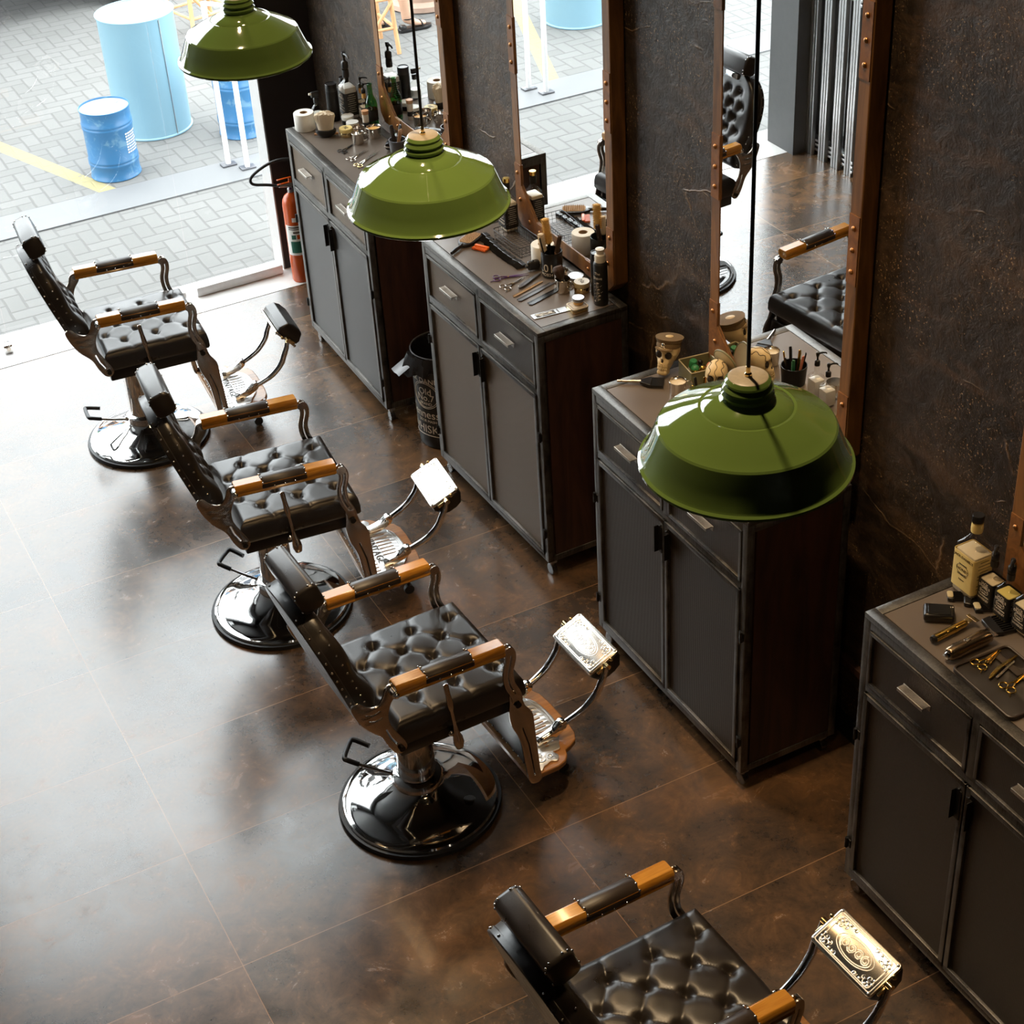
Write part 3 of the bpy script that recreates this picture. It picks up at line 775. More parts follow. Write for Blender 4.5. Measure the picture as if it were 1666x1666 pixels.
# ---------------------------------------------------------------- station cabinets
CW, CD, CH, CB, CM = 1.033, .422, 1.217, .086, .925
def make_cabinet(label, loc, rz, drawer_mats, door_mats):
    t = thing('station_cabinet', label, 'cabinet', loc, rz, 'steel and mesh station cabinets along the wall')
    X0, X1, Y0, Y1 = -CD/2, CD/2, -CW/2, CW/2; tb = .030
    f = MB()
    for x in (X0+tb/2, X1-tb/2):
        for y in (Y0+tb/2, Y1-tb/2): f.box((x, y, (CB+CH-.02)/2), (tb, tb, CH-.02-CB), .002)
    for z in (CB+tb/2, CH-.035):
        for x in (X0+tb/2, X1-tb/2): f.box((x, 0, z), (tb, CW-2*tb, tb), .002)
        for y in (Y0+tb/2, Y1-tb/2): f.box((0, y, z), (CD-2*tb, tb, tb), .002)
    f.box((X0+tb/2, 0, CM+.010), (tb, CW-2*tb, .026), .002)
    f.box((X0+tb/2, 0, (CM+CH)/2), (tb, .030, CH-CM-.03), .002)
    part('frame', f, 'raw_steel', t)
    # body
    for sg in (-1, 1):
        part('side_panel', MB().box((0.012, sg*(CW/2-.010), (CB+CH)/2), (CD-.055, .014, CH-CB-.05)), 'side_wood', t)
    part('back_panel', MB().box((X1-.012, 0, (CB+CH)/2), (.012, CW-.06, CH-CB-.05)).box((0, 0, CB+.012), (CD-.04, CW-.04, .012)), 'side_wood', t)
    # top: steel border with inset panel
    bo = .038; tp = MB()
    tp.box((X0+bo/2, 0, CH-.010), (bo, CW, .020), .0015).box((X1-bo/2, 0, CH-.010), (bo, CW, .020), .0015)
    for sg in (-1, 1): tp.box((0, sg*(CW/2-bo/2), CH-.010), (CD-2*bo, bo, .020), .0015)
    part('top_border', tp, 'raw_steel', t)
    part('worktop', MB().box((0, 0, CH-.011), (CD-2*bo-.006, CW-2*bo-.006, .021)), 'counter', t)
    # drawers
    for k, sg in enumerate((1, -1)):
        y0, y1 = sorted((sg*.018, sg*(CW/2-tb-.003))); yc, wy = (y0+y1)/2, y1-y0; z0, z1 = CM+.026, CH-.053; zc, hz = (z0+z1)/2, z1-z0
        fr = MB(); b_ = .014
        fr.box((X0+.006, yc, z0+b_/2), (.018, wy, b_), .0015).box((X0+.006, yc, z1-b_/2), (.018, wy, b_), .0015)
        fr.box((X0+.006, y0+b_/2, zc), (.018, b_, hz), .0015).box((X0+.006, y1-b_/2, zc), (.018, b_, hz), .0015)
        d = part('drawer', fr, 'raw_steel', t)
        part('mesh_panel', MB().box((X0+.010, yc, zc), (.006, wy-b_*1.5, hz-b_*1.5)), drawer_mats[k], d)
        h = MB().box((X0-.001, yc, zc+.012), (.003, .125, .020)).box((X0-.014, yc, zc+.020), (.030, .118, .003)).box((X0-.028, yc, zc+.015), (.003, .118, .012))
        part('handle', h, 'handle_steel', d, bevel=.0007)
    # doors
    for k, sg in enumerate((1, -1)):
        y0, y1 = sorted((sg*.003, sg*(CW/2-tb-.002))); yc, wy = (y0+y1)/2, y1-y0; z0, z1 = CB+tb+.003, CM-.006; zc, hz = (z0+z1)/2, z1-z0
        fr = MB(); b_ = .020
        fr.box((X0+.004, yc, z0+b_/2), (.020, wy, b_), .0015).box((X0+.004, yc, z1-b_/2), (.020, wy, b_), .0015)
        fr.box((X0+.004, y0+b_/2, zc), (.020, b_, hz), .0015).box((X0+.004, y1-b_/2, zc), (.020, b_, hz), .0015)
        d = part('door', fr, 'raw_steel', t)
        part('mesh_panel', MB().box((X0+.008, yc, zc), (.006, wy-b_*1.5, hz-b_*1.5)), door_mats[k], d)
        hy = sg*.022
        h = MB().box((X0-.008, hy, z1-.095), (.003, .022, .115)).box((X0-.016, hy+sg*.012, z1-.095), (.022, .003, .115)).ball((X0-.008, hy, z1-.034), .004)
        part('handle', h, 'black_metal', d, bevel=.0007)
        for z in (z0+.12, z1-.19):
            part('hinge', MB().cyl((X0-.008, sg*(CW/2-.010), z-.022), (X0-.008, sg*(CW/2-.010), z+.022), .006, 12).box((X0-.003, sg*(CW/2-.015), z), (.006, .026, .036), .002), 'black_metal', d)
    for sx in (-1, 1):
        for sg in (-1, 1):
            cx, cy = sx*(CD/2-.035), sg*(CW/2-.035)
            c_ = part('castor', MB().box((cx, cy, .072), (.034, .034, .026), .004).cyl((cx, cy, .045), (cx, cy, .08), .008, 10), 'tin_grey', t)
            part('wheel', MB().cyl((cx-.012, cy, .027), (cx+.012, cy, .027), .0268, 22), 'castor', c_, bevel=.003)
    return t
def cab_loc(xf, yc, th):
    lx, ly = CD/2, -CW/2
    return (xf+lx*math.cos(th)-ly*math.sin(th), yc+lx*math.sin(th)+ly*math.cos(th), 0)
MT, MG, MBn = 'mesh_tan', 'mesh_grey', 'mesh_brown_dim'
make_cabinet('steel cabinet nearest the glass front beside the red extinguisher, tan drawers over grey doors', cab_loc(-.4364, 4.1703, -.0226), -.0226, (MT, MT), (MG, MG))
make_cabinet('tan mesh steel cabinet with the whiskey-print bin behind it, combs and shears on top', cab_loc(-.415, 2.6173, .0154), .0154, (MT, MBn), (MT, MT))
make_cabinet('dimmed brown mesh steel cabinet carrying the skulls, under the nearest green lamp', cab_loc(-.4278, 1.1079, -.0059), -.0059, (MBn, MBn), (MBn, MBn))
make_cabinet('dimmed brown mesh steel cabinet at the right edge carrying the clippers and gold shears', cab_loc(-.4008, -.5014, -.0032), -.0032, (MBn, MBn), (MBn, MBn))

# ---------------------------------------------------------------- wall mirrors
def make_mirror(label, y0, y1, rz=0):
    t = thing('wall_mirror', label, 'mirror', (.085, (y0+y1)/2, 1.221), rz, 'rust framed mirrors above the cabinets')
    w_, h_ = (y1-y0)/2, 2.0
    def octo(m, c): return [(-w_+m+c, m), (w_-m-c, m), (w_-m, m+c), (w_-m, h_-m-c), (w_-m-c, h_-m), (-w_+m+c, h_-m), (-w_+m, h_-m-c), (-w_+m, m+c)]
    B = .072
    def inn(c): return [(-w_+.056+c, B), (w_-.056-c, B), (w_-.056, B+c), (w_-.056, h_-.056-c), (w_-.056-c, h_-.056), (-w_+.056+c, h_-.056), (-w_+.056, h_-.056-c), (-w_+.056, B+c)]
    outer, inner = octo(0, .045), inn(.125)
    fr = MB().plate([outer, inner], .064, T_((-.035, 0, 0)) @ YZ, .0)
    part('frame', fr, 'frame_wood', t, smooth=0, bevel=.004)
    part('glass', MB().prism(octo(.03, .07), -.004, 0.0, T_((-.060, 0, 0)) @ YZ), 'mirror', t, smooth=0)
    # corner brackets and side plates with rivets
    def bracket(pts, rv):
        m = MB().plate([pts], .004, T_((-.069, 0, 0)) @ YZ)
        o = part('corner_plate', m, 'frame_plate', t, smooth=0)
        r = MB()
        for q in rv: r.ball((-.072, q[0], q[1]), .0095, 12, 6, (.7, 1, 1))
        part('rivets', r, 'copper_nail', o, kind='stuff')
    o_, i_ = octo(.002, .10), octo(.061, .115)
    L_ = .10
    for s_ in (1, -1):
        f = lambda p: (p[0]*s_, p[1])
        for top in (0, 1):
            g = (lambda p: (p[0]*s_, h_-p[1])) if top else f
            pts = [(-w_+.048, .003), (-w_+.24, .003), (-w_+.24, B-.002), (-w_+.181, B-.002), (-w_+.055, B+.124), (-w_+.055, .29), (-w_+.003, .29), (-w_+.003, .048)]
            bracket([g(p) for p in pts], [g(p) for p in ((-w_+.028, .25), (-w_+.045, .13), (-w_+.12, .050), (-w_+.21, .035))])
        zc = .78
        for zc in (.82, 1.5): bracket([f(p) for p in ((-w_+.003, zc-.12), (-w_+.053, zc-.12), (-w_+.053, zc+.12), (-w_+.003, zc+.12))], [f((-w_+.028, zc+d)) for d in (-.075, 0, .075)])
    return t
make_mirror('rust framed mirror above the cabinet nearest the glass front', 3.170, 3.985)
make_mirror('rust framed mirror above the tan mesh cabinet', 1.682, 2.520)
make_mirror('rust framed mirror behind the skulls, reflecting a tufted seat', .152, .997, -.0087)
make_mirror('rust framed mirror just entering the right edge above the yellow-label bottle', -1.475, -.633)

# ---------------------------------------------------------------- pendant lamps
def make_lamp(label, loc):
    t = thing('pendant_lamp', label, 'pendant lamp', loc, 0, 'green enamel pendant lamps')
    prof = [(.2285, .000), (.2325, .003), (.2325, .009), (.226, .013), (.222, .018), (.2085, .052), (.1945, .088), (.1925, .0925), (.1885, .0965), (.182, .0995), (.168, .107), (.140, .124), (.112, .137), (.104, .141), (.098, .1405), (.092, .146), (.075, .154), (.060, .160), (.053, .166),
            (.054, .170), (.0565, .176), (.052, .182), (.051, .184), (.0545, .190), (.050, .197), (.048, .199), (.049, .205), (.0435, .2115), (.042, .212)]
    part('shade', MB().lathe(prof, 96, None, False), 'enamel', t, smooth=18)
    inn = [(r-.003, z-.002) for r, z in prof[1:18]]
    part('shade_lining', MB().lathe([(.2285, .001)]+inn[1:]+[(.04, .15), (.001, .152)], 64, None, False), 'enamel_white', t)
    part('cap', MB().lathe([(.001, .214), (.038, .2145), (.0425, .2125), (.043, .208)], 40, None, False), 'cap_beige', t)
    part('cord_grip', MB().lathe([(.008, .213), (.008, .219), (.005, .222), (.005, .236), (.003, .238)], 16), 'brass', t)
    part('cord', MB().cyl((0, 0, .23), (0, 0, 6.3-loc[2]), .0042, 10), 'cable', t)
    part('bulb_socket', MB().lathe([(.022, .150), (.022, .105), (.018, .10)], 20), 'black_plastic', t)
    bt = NT('bulb_glow'); em = bt.node('Emission', inp={'Color': (1, .62, .28, 1), 'Strength': 14.0}); bt.t.links.new(em.outputs[0], bt.out.inputs[0])
    M['bulb'] = bt.m
    part('bulb', MB().ball((0, 0, .072), .032, 20, 12, (1, 1, 1.15)), 'bulb', t)
    l = bpy.data.lights.new('bulb_light', 'POINT'); l.energy = 9; l.color = (1, .66, .34); l.shadow_soft_size = .034
    lo = bpy.data.objects.new('bulb_light', l); C.objects.link(lo); lo.location = (loc[0], loc[1], loc[2]+.028)
    return t
make_lamp('green enamel pendant lamp nearest the camera, in front of the skull cabinet', (-1.334, -1.169, 2.465))
make_lamp('green enamel pendant lamp in the middle, over the gap between two cabinets', (-1.334, .403, 2.465))
make_lamp('green enamel pendant lamp at the top left, in front of the glass front', (-1.334, 1.868, 2.465))
#__PART2__

# ---------------------------------------------------------------- things on the counters
Z = CH + .0008
def lab_text(mb, lines, T, th=.0006):
    for body, size, dy in lines: mb.text(body, size, th, T @ T_((0, dy, 0)))
    return mb
FX = Matrix(((0, 0, -1, 0), (-1, 0, 0, 0), (0, 1, 0, 0), (0, 0, 0, 1)))      # text facing -x, upright
FY = Matrix(((1, 0, 0, 0), (0, 0, -1, 0), (0, 1, 0, 0), (0, 0, 0, 1)))       # text facing -y, upright
TOPT = Rm(-PI/2, 'Z')                                                        # flat text read from the room side
def pump_top(t, z, nr=.012, h=.06, rz=0, s=1.0):
    R_ = Rm(rz, 'Z')
    c = MB().lathe([(nr*1.15, z), (nr*1.2, z+.004*s), (nr*1.15, z+.020*s), (nr*.8, z+.024*s), (nr*.45, z+.026*s), (nr*.35, z+h*.7)], 18)
    o = part('pump_collar', c, 'black_plastic', t)
    n = MB().lathe([(nr*.5, z+h*.66), (nr*.7, z+h*.75), (nr*.75, z+h*.9), (nr*.6, z+h*.97), (.0005, z+h)], 14)
    n.tube([R_ @ Vector(p) for p in [(0, 0, z+h*.86), (-.018*s, 0, z+h*.90), (-.036*s, 0, z+h*.84), (-.040*s, 0, z+h*.76)]], [nr*.5, nr*.42, nr*.33, nr*.3], 8)
    part('pump_nozzle', n, 'black_plastic', o)
def square_bottle(label, loc, w, d, hb, hn, top='cap', glass='bottle_glass', lab='label_black', prt='print_white', fill=None, fill_h=.8, lines=None, group=None, rz=0, pump_rz=0, ph=.06, name='whiskey_bottle', cat='bottle', neck='label_black'):
    t = thing(name, label, cat, (*loc, Z), rz, group)
    nr = w*.17
    def sec(s, r, z): return [(x, y, z) for x, y in rrect(d*s, w*s, r, 3)]
    rings = [sec(.96, .006, 0), sec(1, .009, .004), sec(1, .009, hb*.93), sec(.93, .012, hb*.985), sec(.72, w*.18, hb*1.06)]
    n = len(rings[0]); zz = hb*1.16
    def circ(r, z): return [(r*math.cos(a), r*math.sin(a), z) for a in [math.atan2(y, x) for x, y, _ in rings[0]]]
    rings += [circ(nr*1.2, zz), circ(nr*1.02, zz+.008), circ(nr*1.1, zz+hn*.5), circ(nr, zz+hn*.9), circ(nr, zz+hn)]
    vv = [p for r in rings for p in r]; ff = [tuple(range(n))[::-1], tuple((len(rings)-1)*n+k for k in range(n))]
    for i in range(len(rings)-1): ff += [(i*n+k, i*n+(k+1) % n, (i+1)*n+(k+1) % n, (i+1)*n+k) for k in range(n)]
    g = part('glass', MB().add(vv, ff), glass, t, smooth=50)
    if fill: part('contents', MB().box((0, 0, .004+hb*fill_h/2), (d*.90, w*.90, hb*fill_h), .006), fill, t)
    if lab:
        lz0, lz1 = hb*.14, hb*.84
        lb = MB().plate([rrect(d+.0026, w+.0026, .0100, 3), rrect(d+.0006, w+.0006, .0092, 3)], lz1-lz0, T_((0, 0, (lz0+lz1)/2)))
        lo = part('label', lb, lab, t)
        s = w/.095; hz = hb/.185
        lines = lines or [("JACK", .019*s, .048*hz), ("DANIEL'S", .017*s, .032*hz), ('Old No.7', .012*s, .008*hz), ('BRAND', .006*s, -.004*hz), ('Tennessee', .015*s, -.020*hz), ('WHISKEY', .016*s, -.040*hz)]
        tx = MB(); lab_text(tx, lines, T_((-d/2-.0018, 0, (lz0+lz1)/2)) @ FX)
        for k in range(9): tx.box((0, -w/2-.0018, lz1-.012*hz-k*(lz1-lz0-.02)/9), (d*.62*(1 if k % 3 else .7), .0005, .0016*s))
        tx.tube([(-d/2-.0018, y, (lz0+lz1)/2+.008*hz+z) for y, z in [(w*.28*math.cos(a), .017*hz*math.sin(a)) for a in [2*PI*i/20 for i in range(20)]]], .0006, 4, None, True)
        part('lettering', tx, prt, lo)
        nb = MB().lathe([(nr*1.04+.0008, zz+hn*.25), (nr*1.12+.0008, zz+hn*.5), (nr*1.03+.0008, zz+hn*.85)], 18, None, False); part('neck_band', nb, neck, t)
    if top == 'cap': part('cap', MB().lathe([(nr*1.12, zz+hn*.92), (nr*1.15, zz+hn*.95), (nr*1.15, zz+hn+.016), (nr*1.05, zz+hn+.019), (.001, zz+hn+.019)], 20), 'black_plastic', t)
    elif top == 'cork': part('stopper', MB().lathe([(nr*1.1, zz+hn*.92), (nr*1.1, zz+hn+.014), (.001, zz+hn+.016)], 20), 'gold', t)
    else: pump_top(t, zz+hn-.002, nr*1.0, ph, pump_rz, w/.06)
    return t
def lathe_thing(name, label, cat, loc, parts, group=None, rz=0, z=None):
    t = thing(name, label, cat, (loc[0], loc[1], Z if z is None else z), rz, group)
    for pn, prof, mat in parts: part(pn, MB().lathe(prof, 28, None, False), mat, t)
    return t
def toilet_roll(label, loc, r=.052, h=.088):
    t = thing('toilet_roll', label, 'toilet roll', (*loc, Z), 0)
    part('paper', MB().lathe([(.020, 0), (r-.002, 0), (r, .003), (r, h-.003), (r-.002, h), (.020, h), (.020, 0)], 40, None, False), 'paper', t)
    part('cardboard_core', MB().lathe([(.0198, .001), (.0198, h-.001), (.0185, h-.001), (.0185, .001)], 28, None, False), 'card_tube', t)
    return t
def can(name, label, loc, r, h, mat='black_metal', capmat='black_plastic', caph=.03, white=False, txt=None):
    t = thing(name, label, 'spray can', (*loc, Z), 0)
    part('body', MB().lathe([(.001, 0), (r*.94, .0), (r, .004), (r, h-.012), (r*.9, h-.004), (r*.8, h)], 32, None, False), mat, t)
    if white: part('cap', MB().lathe([(r*.78, h-.002), (r*.80, h+.020), (r*.74, h+.030), (r*.52, h+.034), (r*.50, h+.040), (r*.62, h+.048), (r*.62, h+.054), (.001, h+.056)], 28, None, False), capmat, t)
    else: part('cap', MB().lathe([(r*.97, h-.010), (r*.98, h+caph-.004), (r*.93, h+caph), (r*.88, h+caph), (r*.86, h+caph-.003), (.001, h+caph-.003)], 28, None, False), capmat, t)
    if txt:
        ph0 = PI+.55
        wrap = lambda v: ((r+.0006+v.z)*math.cos(ph0+v.x/r), (r+.0006+v.z)*math.sin(ph0+v.x/r), v.y)
        m = MB()
        for body, size, zz in txt: m.text(body, size, .0006, T_((0, 0, zz)), f=wrap)
        part('lettering', m, 'print_white', t)
    return t
def jar(name, label, loc, r, h, body, lid, z=None, txt=None, group=None):
    t = thing(name, label, 'jar', (loc[0], loc[1], Z if z is None else z), 0, group)
    part('body', MB().lathe([(.001, 0), (r*.97, 0), (r, .003), (r, h*.55), (r*.96, h*.6)], 32, None, False), body, t)
    lo = part('lid', MB().lathe([(r*1.02, h*.55), (r*1.03, h*.6), (r*1.03, h*.95), (r, h), (.001, h)], 32, None, False), lid, t)
    if txt: part('lettering', MB().text(txt, r*.9, .0006, T_((0, 0, h+.0006)) @ TOPT), 'print_dark', lo)
    return t
def cup(label, loc, r, h, mat='steel_shiny', handle=None, fill=None, name='metal_cup'):
    t = thing(name, label, 'cup', (*loc, Z), 0)
    part('body', MB().lathe([(.001, 0), (r*.9, 0), (r*.94, .003), (r, h-.003), (r*1.05, h), (r*1.03, h+.001), (r*.95, h-.003), (r*.88, .006), (.001, .006)], 32, None, False), mat, t)
    if handle is not None:
        R_ = Rm(handle, 'Z')
        part('handle', MB().tube([R_ @ Vector(p) for p in smooth_path([(r*.95, 0, h*.85), (r*1.5, 0, h*.9), (r*1.75, 0, h*.6), (r*1.4, 0, h*.3), (r*.93, 0, h*.25)], 4)], .0028, 8), mat, t)
    if fill: part('contents', MB().lathe([(.001, h-.010), (r*.93, h-.012)], 24, None, False), fill, t)
    return t
def frame2(p0, p1, z=0.):
    """position and heading for a tool lying from p0 to p1"""
    d = Vector((p1[0]-p0[0], p1[1]-p0[1])); return (p0[0], p0[1], Z+z), math.atan2(d.y, d.x), d.length
def scissors(label, p0, p1, mat, hmat=None, group=None, z=0., open_=6):
    loc, a, L = frame2(p0, p1, z); t = thing('scissors', label, 'scissors', loc, a, group)
    for sg in (-1, 1):
        H = T_((L*.42, 0, .0025+.002*(sg+1)/2)) @ Rm(rad(sg*open_/2), 'Z') @ T_((-L*.42, 0, 0))
        bl = MB().plate([[(L*.38, -sg*.004), (L*.42, sg*.005), (L*.62, sg*.0045), (L, -sg*.0005), (L*.60, -sg*.003)]], .0018, H)
        bl.tube([(L*.42, 0, 0), (L*.33, sg*.006, 0), (L*.22, sg*.010, 0)], [.0035, .0026, .0024], 8, H)
        bo = part('blade', bl, mat, t)
        ring = [(L*.11+.013*math.cos(q), sg*.0155+.0125*math.sin(q), 0) for q in [2*PI*i/20 for i in range(20)]]
        rg = MB().tube(ring, .0024, 8, H, True)
        if sg < 0: rg.tube([(L*.02, sg*.022, 0), (-.012, sg*.030, 0)], [.0022, .0014], 6, H)
        part('finger_ring', rg, hmat or mat, bo)
    part('pivot_screw', MB().cyl((L*.42, 0, 0), (L*.42, 0, .0075), .0042, 14), 'gold' if mat == 'gold' else 'brass', t)
    return t
def comb(label, p0, p1, w, mat='black_plastic', teeth=True, name='barber_comb', handle=.0, group=None):
    loc, a, L = frame2(p0, p1); t = thing(name, label, 'comb', loc, a, group)
    part('spine', MB().prism([(0, -w*.12), (.006, -w*.5), (L*.5, -w*.5), (L-.004, -w*.30), (L, 0), (L-.004, w*.1), (.004, w*.1)], 0, .0032), mat, t, bevel=.0006)
    tm = MB(); n = int((L*(1-handle)-.012)/.0048)
    for k in range(n): tm.box((.008+L*handle+k*.0048, w*.28, .0016), (.0024, w*.42, .0026))
    if teeth: part('teeth', tm, mat, t, smooth=0, kind='stuff')
    return t
def clipper_guard(label, loc, rz, L=.042, w=.045, mat='black_plastic', group=None, teeth=True, tip=None):
    t = thing('clipper_guard', label, 'clipper guard', (*loc, Z), rz, group)
    part('body', MB().prism([(0, -w*.42), (L*.35, -w*.5), (L*.42, -w*.5), (L*.42, w*.5), (L*.35, w*.5), (0, w*.42)], 0, .014), mat, t, bevel=.003)
    tm = MB(); n = 9
    for k in range(n): tm.box((L*.70, -w*.45+w*.9*k/(n-1), .007), (L*.6, w*.045, .012), .001, 1)
    part('teeth', tm, mat, t, smooth=0, kind='stuff')
    if tip: part('badge', MB().plate([rrect(L*.34, w*.72, .006, 3)], .003, T_((L*.18, 0, .0155)), .001), tip, t)
    return t
def round_brush(label, loc, tilt, mat, L=.21, r=.019, name='round_brush', z0=.02):
    """bristled barrel standing in a cup; tilt = (x, y) lean of the upper end"""
    t = thing(name, label, 'hair brush', (loc[0], loc[1], Z+z0), 0)
    D = Vector((tilt[0], tilt[1], 1)).normalized(); Q = D.to_track_quat('Z', 'Y').to_matrix().to_4x4()
    part('handle', MB().lathe([(.006, 0), (.008, .02), (.007, L*.48), (.009, L*.52)], 14, Q), 'wood_pale' if mat == 'bristle_dark' else 'black_plastic', t)
    part('barrel', MB().lathe([(.008, L*.5), (r*.62, L*.53), (r*.62, L*.98), (r*.4, L), (.001, L)], 16, Q, False), mat, t)
    bm_ = MB(); n = 18
    for k in range(13):
        zz = L*(.54+.44*k/12)
        for i in range(n):
            a = 2*PI*(i+.5*(k % 2))/n; c, s = math.cos(a), math.sin(a)
            bm_.add([(r*.6*c-.0012*s, r*.6*s+.0012*c, zz), (r*.6*c+.0012*s, r*.6*s-.0012*c, zz), (r*.6*c, r*.6*s, zz+.002), (r*c, r*s, zz+.001)], [(0, 1, 3), (1, 2, 3), (2, 0, 3)], Q)
    part('bristles', bm_, mat, t, smooth=0, kind='stuff')
    return t

# --- counter nearest the glass front
toilet_roll('white toilet roll on the far front corner of the counter nearest the glass front', (-.352, 4.105))
sp_ = thing('spray_bottle', 'small clear spray bottle with black head and white nozzle behind the toilet roll', 'spray bottle', (-.255, 4.165, Z))
part('glass', MB().lathe([(.001, 0), (.030, 0), (.032, .004), (.032, .060), (.026, .075), (.012, .088), (.011, .105)], 24, None, False), 'bottle_glass', sp_)
part('contents', MB().lathe([(.001, .003), (.028, .003), (.028, .045), (.001, .045)], 24, None, False), 'clear_gel', sp_)
so = part('spray_head', MB().lathe([(.014, .098), (.015, .118), (.011, .124)], 18).box((-.004, 0, .142), (.044, .018, .030), .006), 'black_plastic', sp_); part('nozzle', MB().cyl((-.024, 0, .147), (-.036, 0, .149), .006, 12), 'white_plastic', so)
can('hairspray_can', 'tall plain black can behind the white duster on the far counter', (-.180, 4.130), .031, .165, caph=.028)
can('styling_can', 'black can standing against the wall behind the plain black can', (-.075, 4.215), .026, .150, caph=.026)
square_bottle('tallest clear whiskey bottle with a black pump beside the mirror corner', (-.100, 4.115), .090, .072, .170, .065, 'pump', fill='clear_gel', fill_h=.97, ph=.085, pump_rz=PI*.5, group=None)
square_bottle('smaller pump bottle with a gold neck left of the green bottle, farther of the two', (-.040, 4.085), .055, .050, .100, .040, 'pump', fill='lotion', neck='amber', ph=.055, pump_rz=PI*.9)
square_bottle('smaller pump bottle with a gold neck touching the green bottle, nearer of the two', (-.052, 4.022), .055, .050, .095, .040, 'pump', fill='lotion', neck='amber', ph=.050, pump_rz=PI*.9)
gb = lathe_thing('beer_bottle', 'open green glass bottle at the mirror frame on the far counter', 'bottle', (-.046, 3.950), [('glass', [(.001, 0), (.028, 0), (.031, .004), (.031, .110), (.028, .128), (.016, .155), (.0135, .170), (.0125, .205), (.014, .208), (.014, .216), (.012, .217)], 'green_glass')])
part('label', MB().lathe([(.0314, .030), (.0314, .085)], 24, None, False), 'label_black', gb)
jar('wax_tin', 'black tin with a white lid below the tall pump bottle, farther of the two', (-.142, 4.045), .031, .042, 'black_metal', 'label_white')
jar('wax_tin', 'black tin with a white lid just behind the yellow tin, nearer of the two', (-.150, 3.968), .031, .036, 'black_metal', 'label_white')
jar('pomade_tin', 'yellow pomade tin in front of the white-lidded black tins', (-.215, 3.900), .033, .042, 'brass', 'label_yellow', txt='NL')
dt = thing('neck_duster', 'neck duster with pale upright bristles and black base in front of the toilet roll', 'neck duster', (-.300, 3.955, Z), rad(-118))
part('base', MB().lathe([(.001, 0), (.026, 0), (.038, .010), (.046, .026), (.044, .036), (.001, .038)], 32, Matrix.Diagonal((.72, 1.15, 1, 1)), False), 'black_plastic', dt)
bm_ = MB(); n = 60; vv, ff = [], []
for j, (rr, zz) in enumerate(((.034, .034), (.037, .060), (.043, .090), (.046, .112), (.045, .122), (.030, .125), (.012, .124))):
    for k in range(n):
        a = 2*PI*k/n; jt = (1+.035*math.sin(k*2.4)+random.uniform(-.03, .03)) if j > 1 else 1; x, y = rr*jt*.62*math.cos(a), rr*jt*1.12*math.sin(a)
        vv.append((x, y, zz+(random.uniform(-.005, .004)-14*y*y*.3 if j > 2 else 0)))
for j in range(6): ff += [(j*n+k, j*n+(k+1) % n, (j+1)*n+(k+1) % n, (j+1)*n+k) for k in range(n)]
ff.append(tuple(6*n+k for k in range(n))); bm_.add(vv, ff)
part('bristles', bm_, 'bristle_pale', dt, kind='stuff'); part('handle_rod', MB().cyl((0, -.060, .012), (0, .060, .012), .006, 12), 'wood_pale', dt)
cup('steel cup with a side handle nearest the front edge of the far counter', (-.205, 3.775), .030, .056, handle=-.5)
cup('shiny steel cup with amber contents against the far mirror frame', (-.108, 3.800), .036, .055, handle=PI*1.35, fill='amber')
cup('dark steel cup partly behind the handled cup on the far counter', (-.165, 3.855), .029, .050, 'nickel', None)
vi = lathe_thing('tonic_vial', 'slim printed vial with a tan top between the green bottle and the cups', 'bottle', (-.102, 3.905), [('body', [(.001, 0), (.015, 0), (.016, .004), (.016, .080), (.014, .084)], 'print_white'), ('cap', [(.012, .083), (.017, .086), (.018, .104), (.001, .105)], 'wood_pale')])
part('print', MB().lathe([(.0163, .020), (.0163, .045)], 20, None, False), 'label_black', vi)
pot = thing('tool_pot', 'black plastic pot of combs on the far counter behind the middle lamp', 'pot', (-.118, 3.485, Z))
part('body', MB().lathe([(.001, 0), (.036, 0), (.042, .100), (.039, .100), (.034, .005), (.001, .005)], 32, None, False), 'grey_plastic', pot)
def stick(name, label, cat, loc, lean, L, w, mat, z=.01):
    t = thing(name, label, cat, (loc[0], loc[1], Z+z)); D = Vector((*lean, 1)).normalized(); Q = D.to_track_quat('Z', 'Y').to_matrix().to_4x4()
    part('blade', MB().plate([rrect(w, L, w*.3, 3, 0, L/2)], .004, Q @ Matrix(((1, 0, 0, 0), (0, 0, 1, 0), (0, 1, 0, 0), (0, 0, 0, 1))), .001), mat, t)
    tm = MB()
    for k in range(12): tm.box((w*.62, 0, L*.5+k*L*.038), (w*.5, .003, L*.014))
    if mat != 'wood_pale': part('teeth', tm, mat, t, kind='stuff') if False else part('teeth', MB().add(tm.v, tm.f, Q), mat, t, smooth=0, kind='stuff')
    return t
stick('wooden_spatula', 'pale wooden spatula standing in the far counter pot', 'spatula', (-.118, 3.500), (.10, -.22), .145, .024, 'wood_pale')
stick('vent_comb', 'black comb leaning left in the far counter pot', 'comb', (-.118, 3.50), (-.05, .20), .150, .018, 'black_plastic')
stick('vent_comb', 'black comb leaning back in the far counter pot', 'comb', (-.110, 3.49), (.12, .02), .155, .018, 'black_plastic')
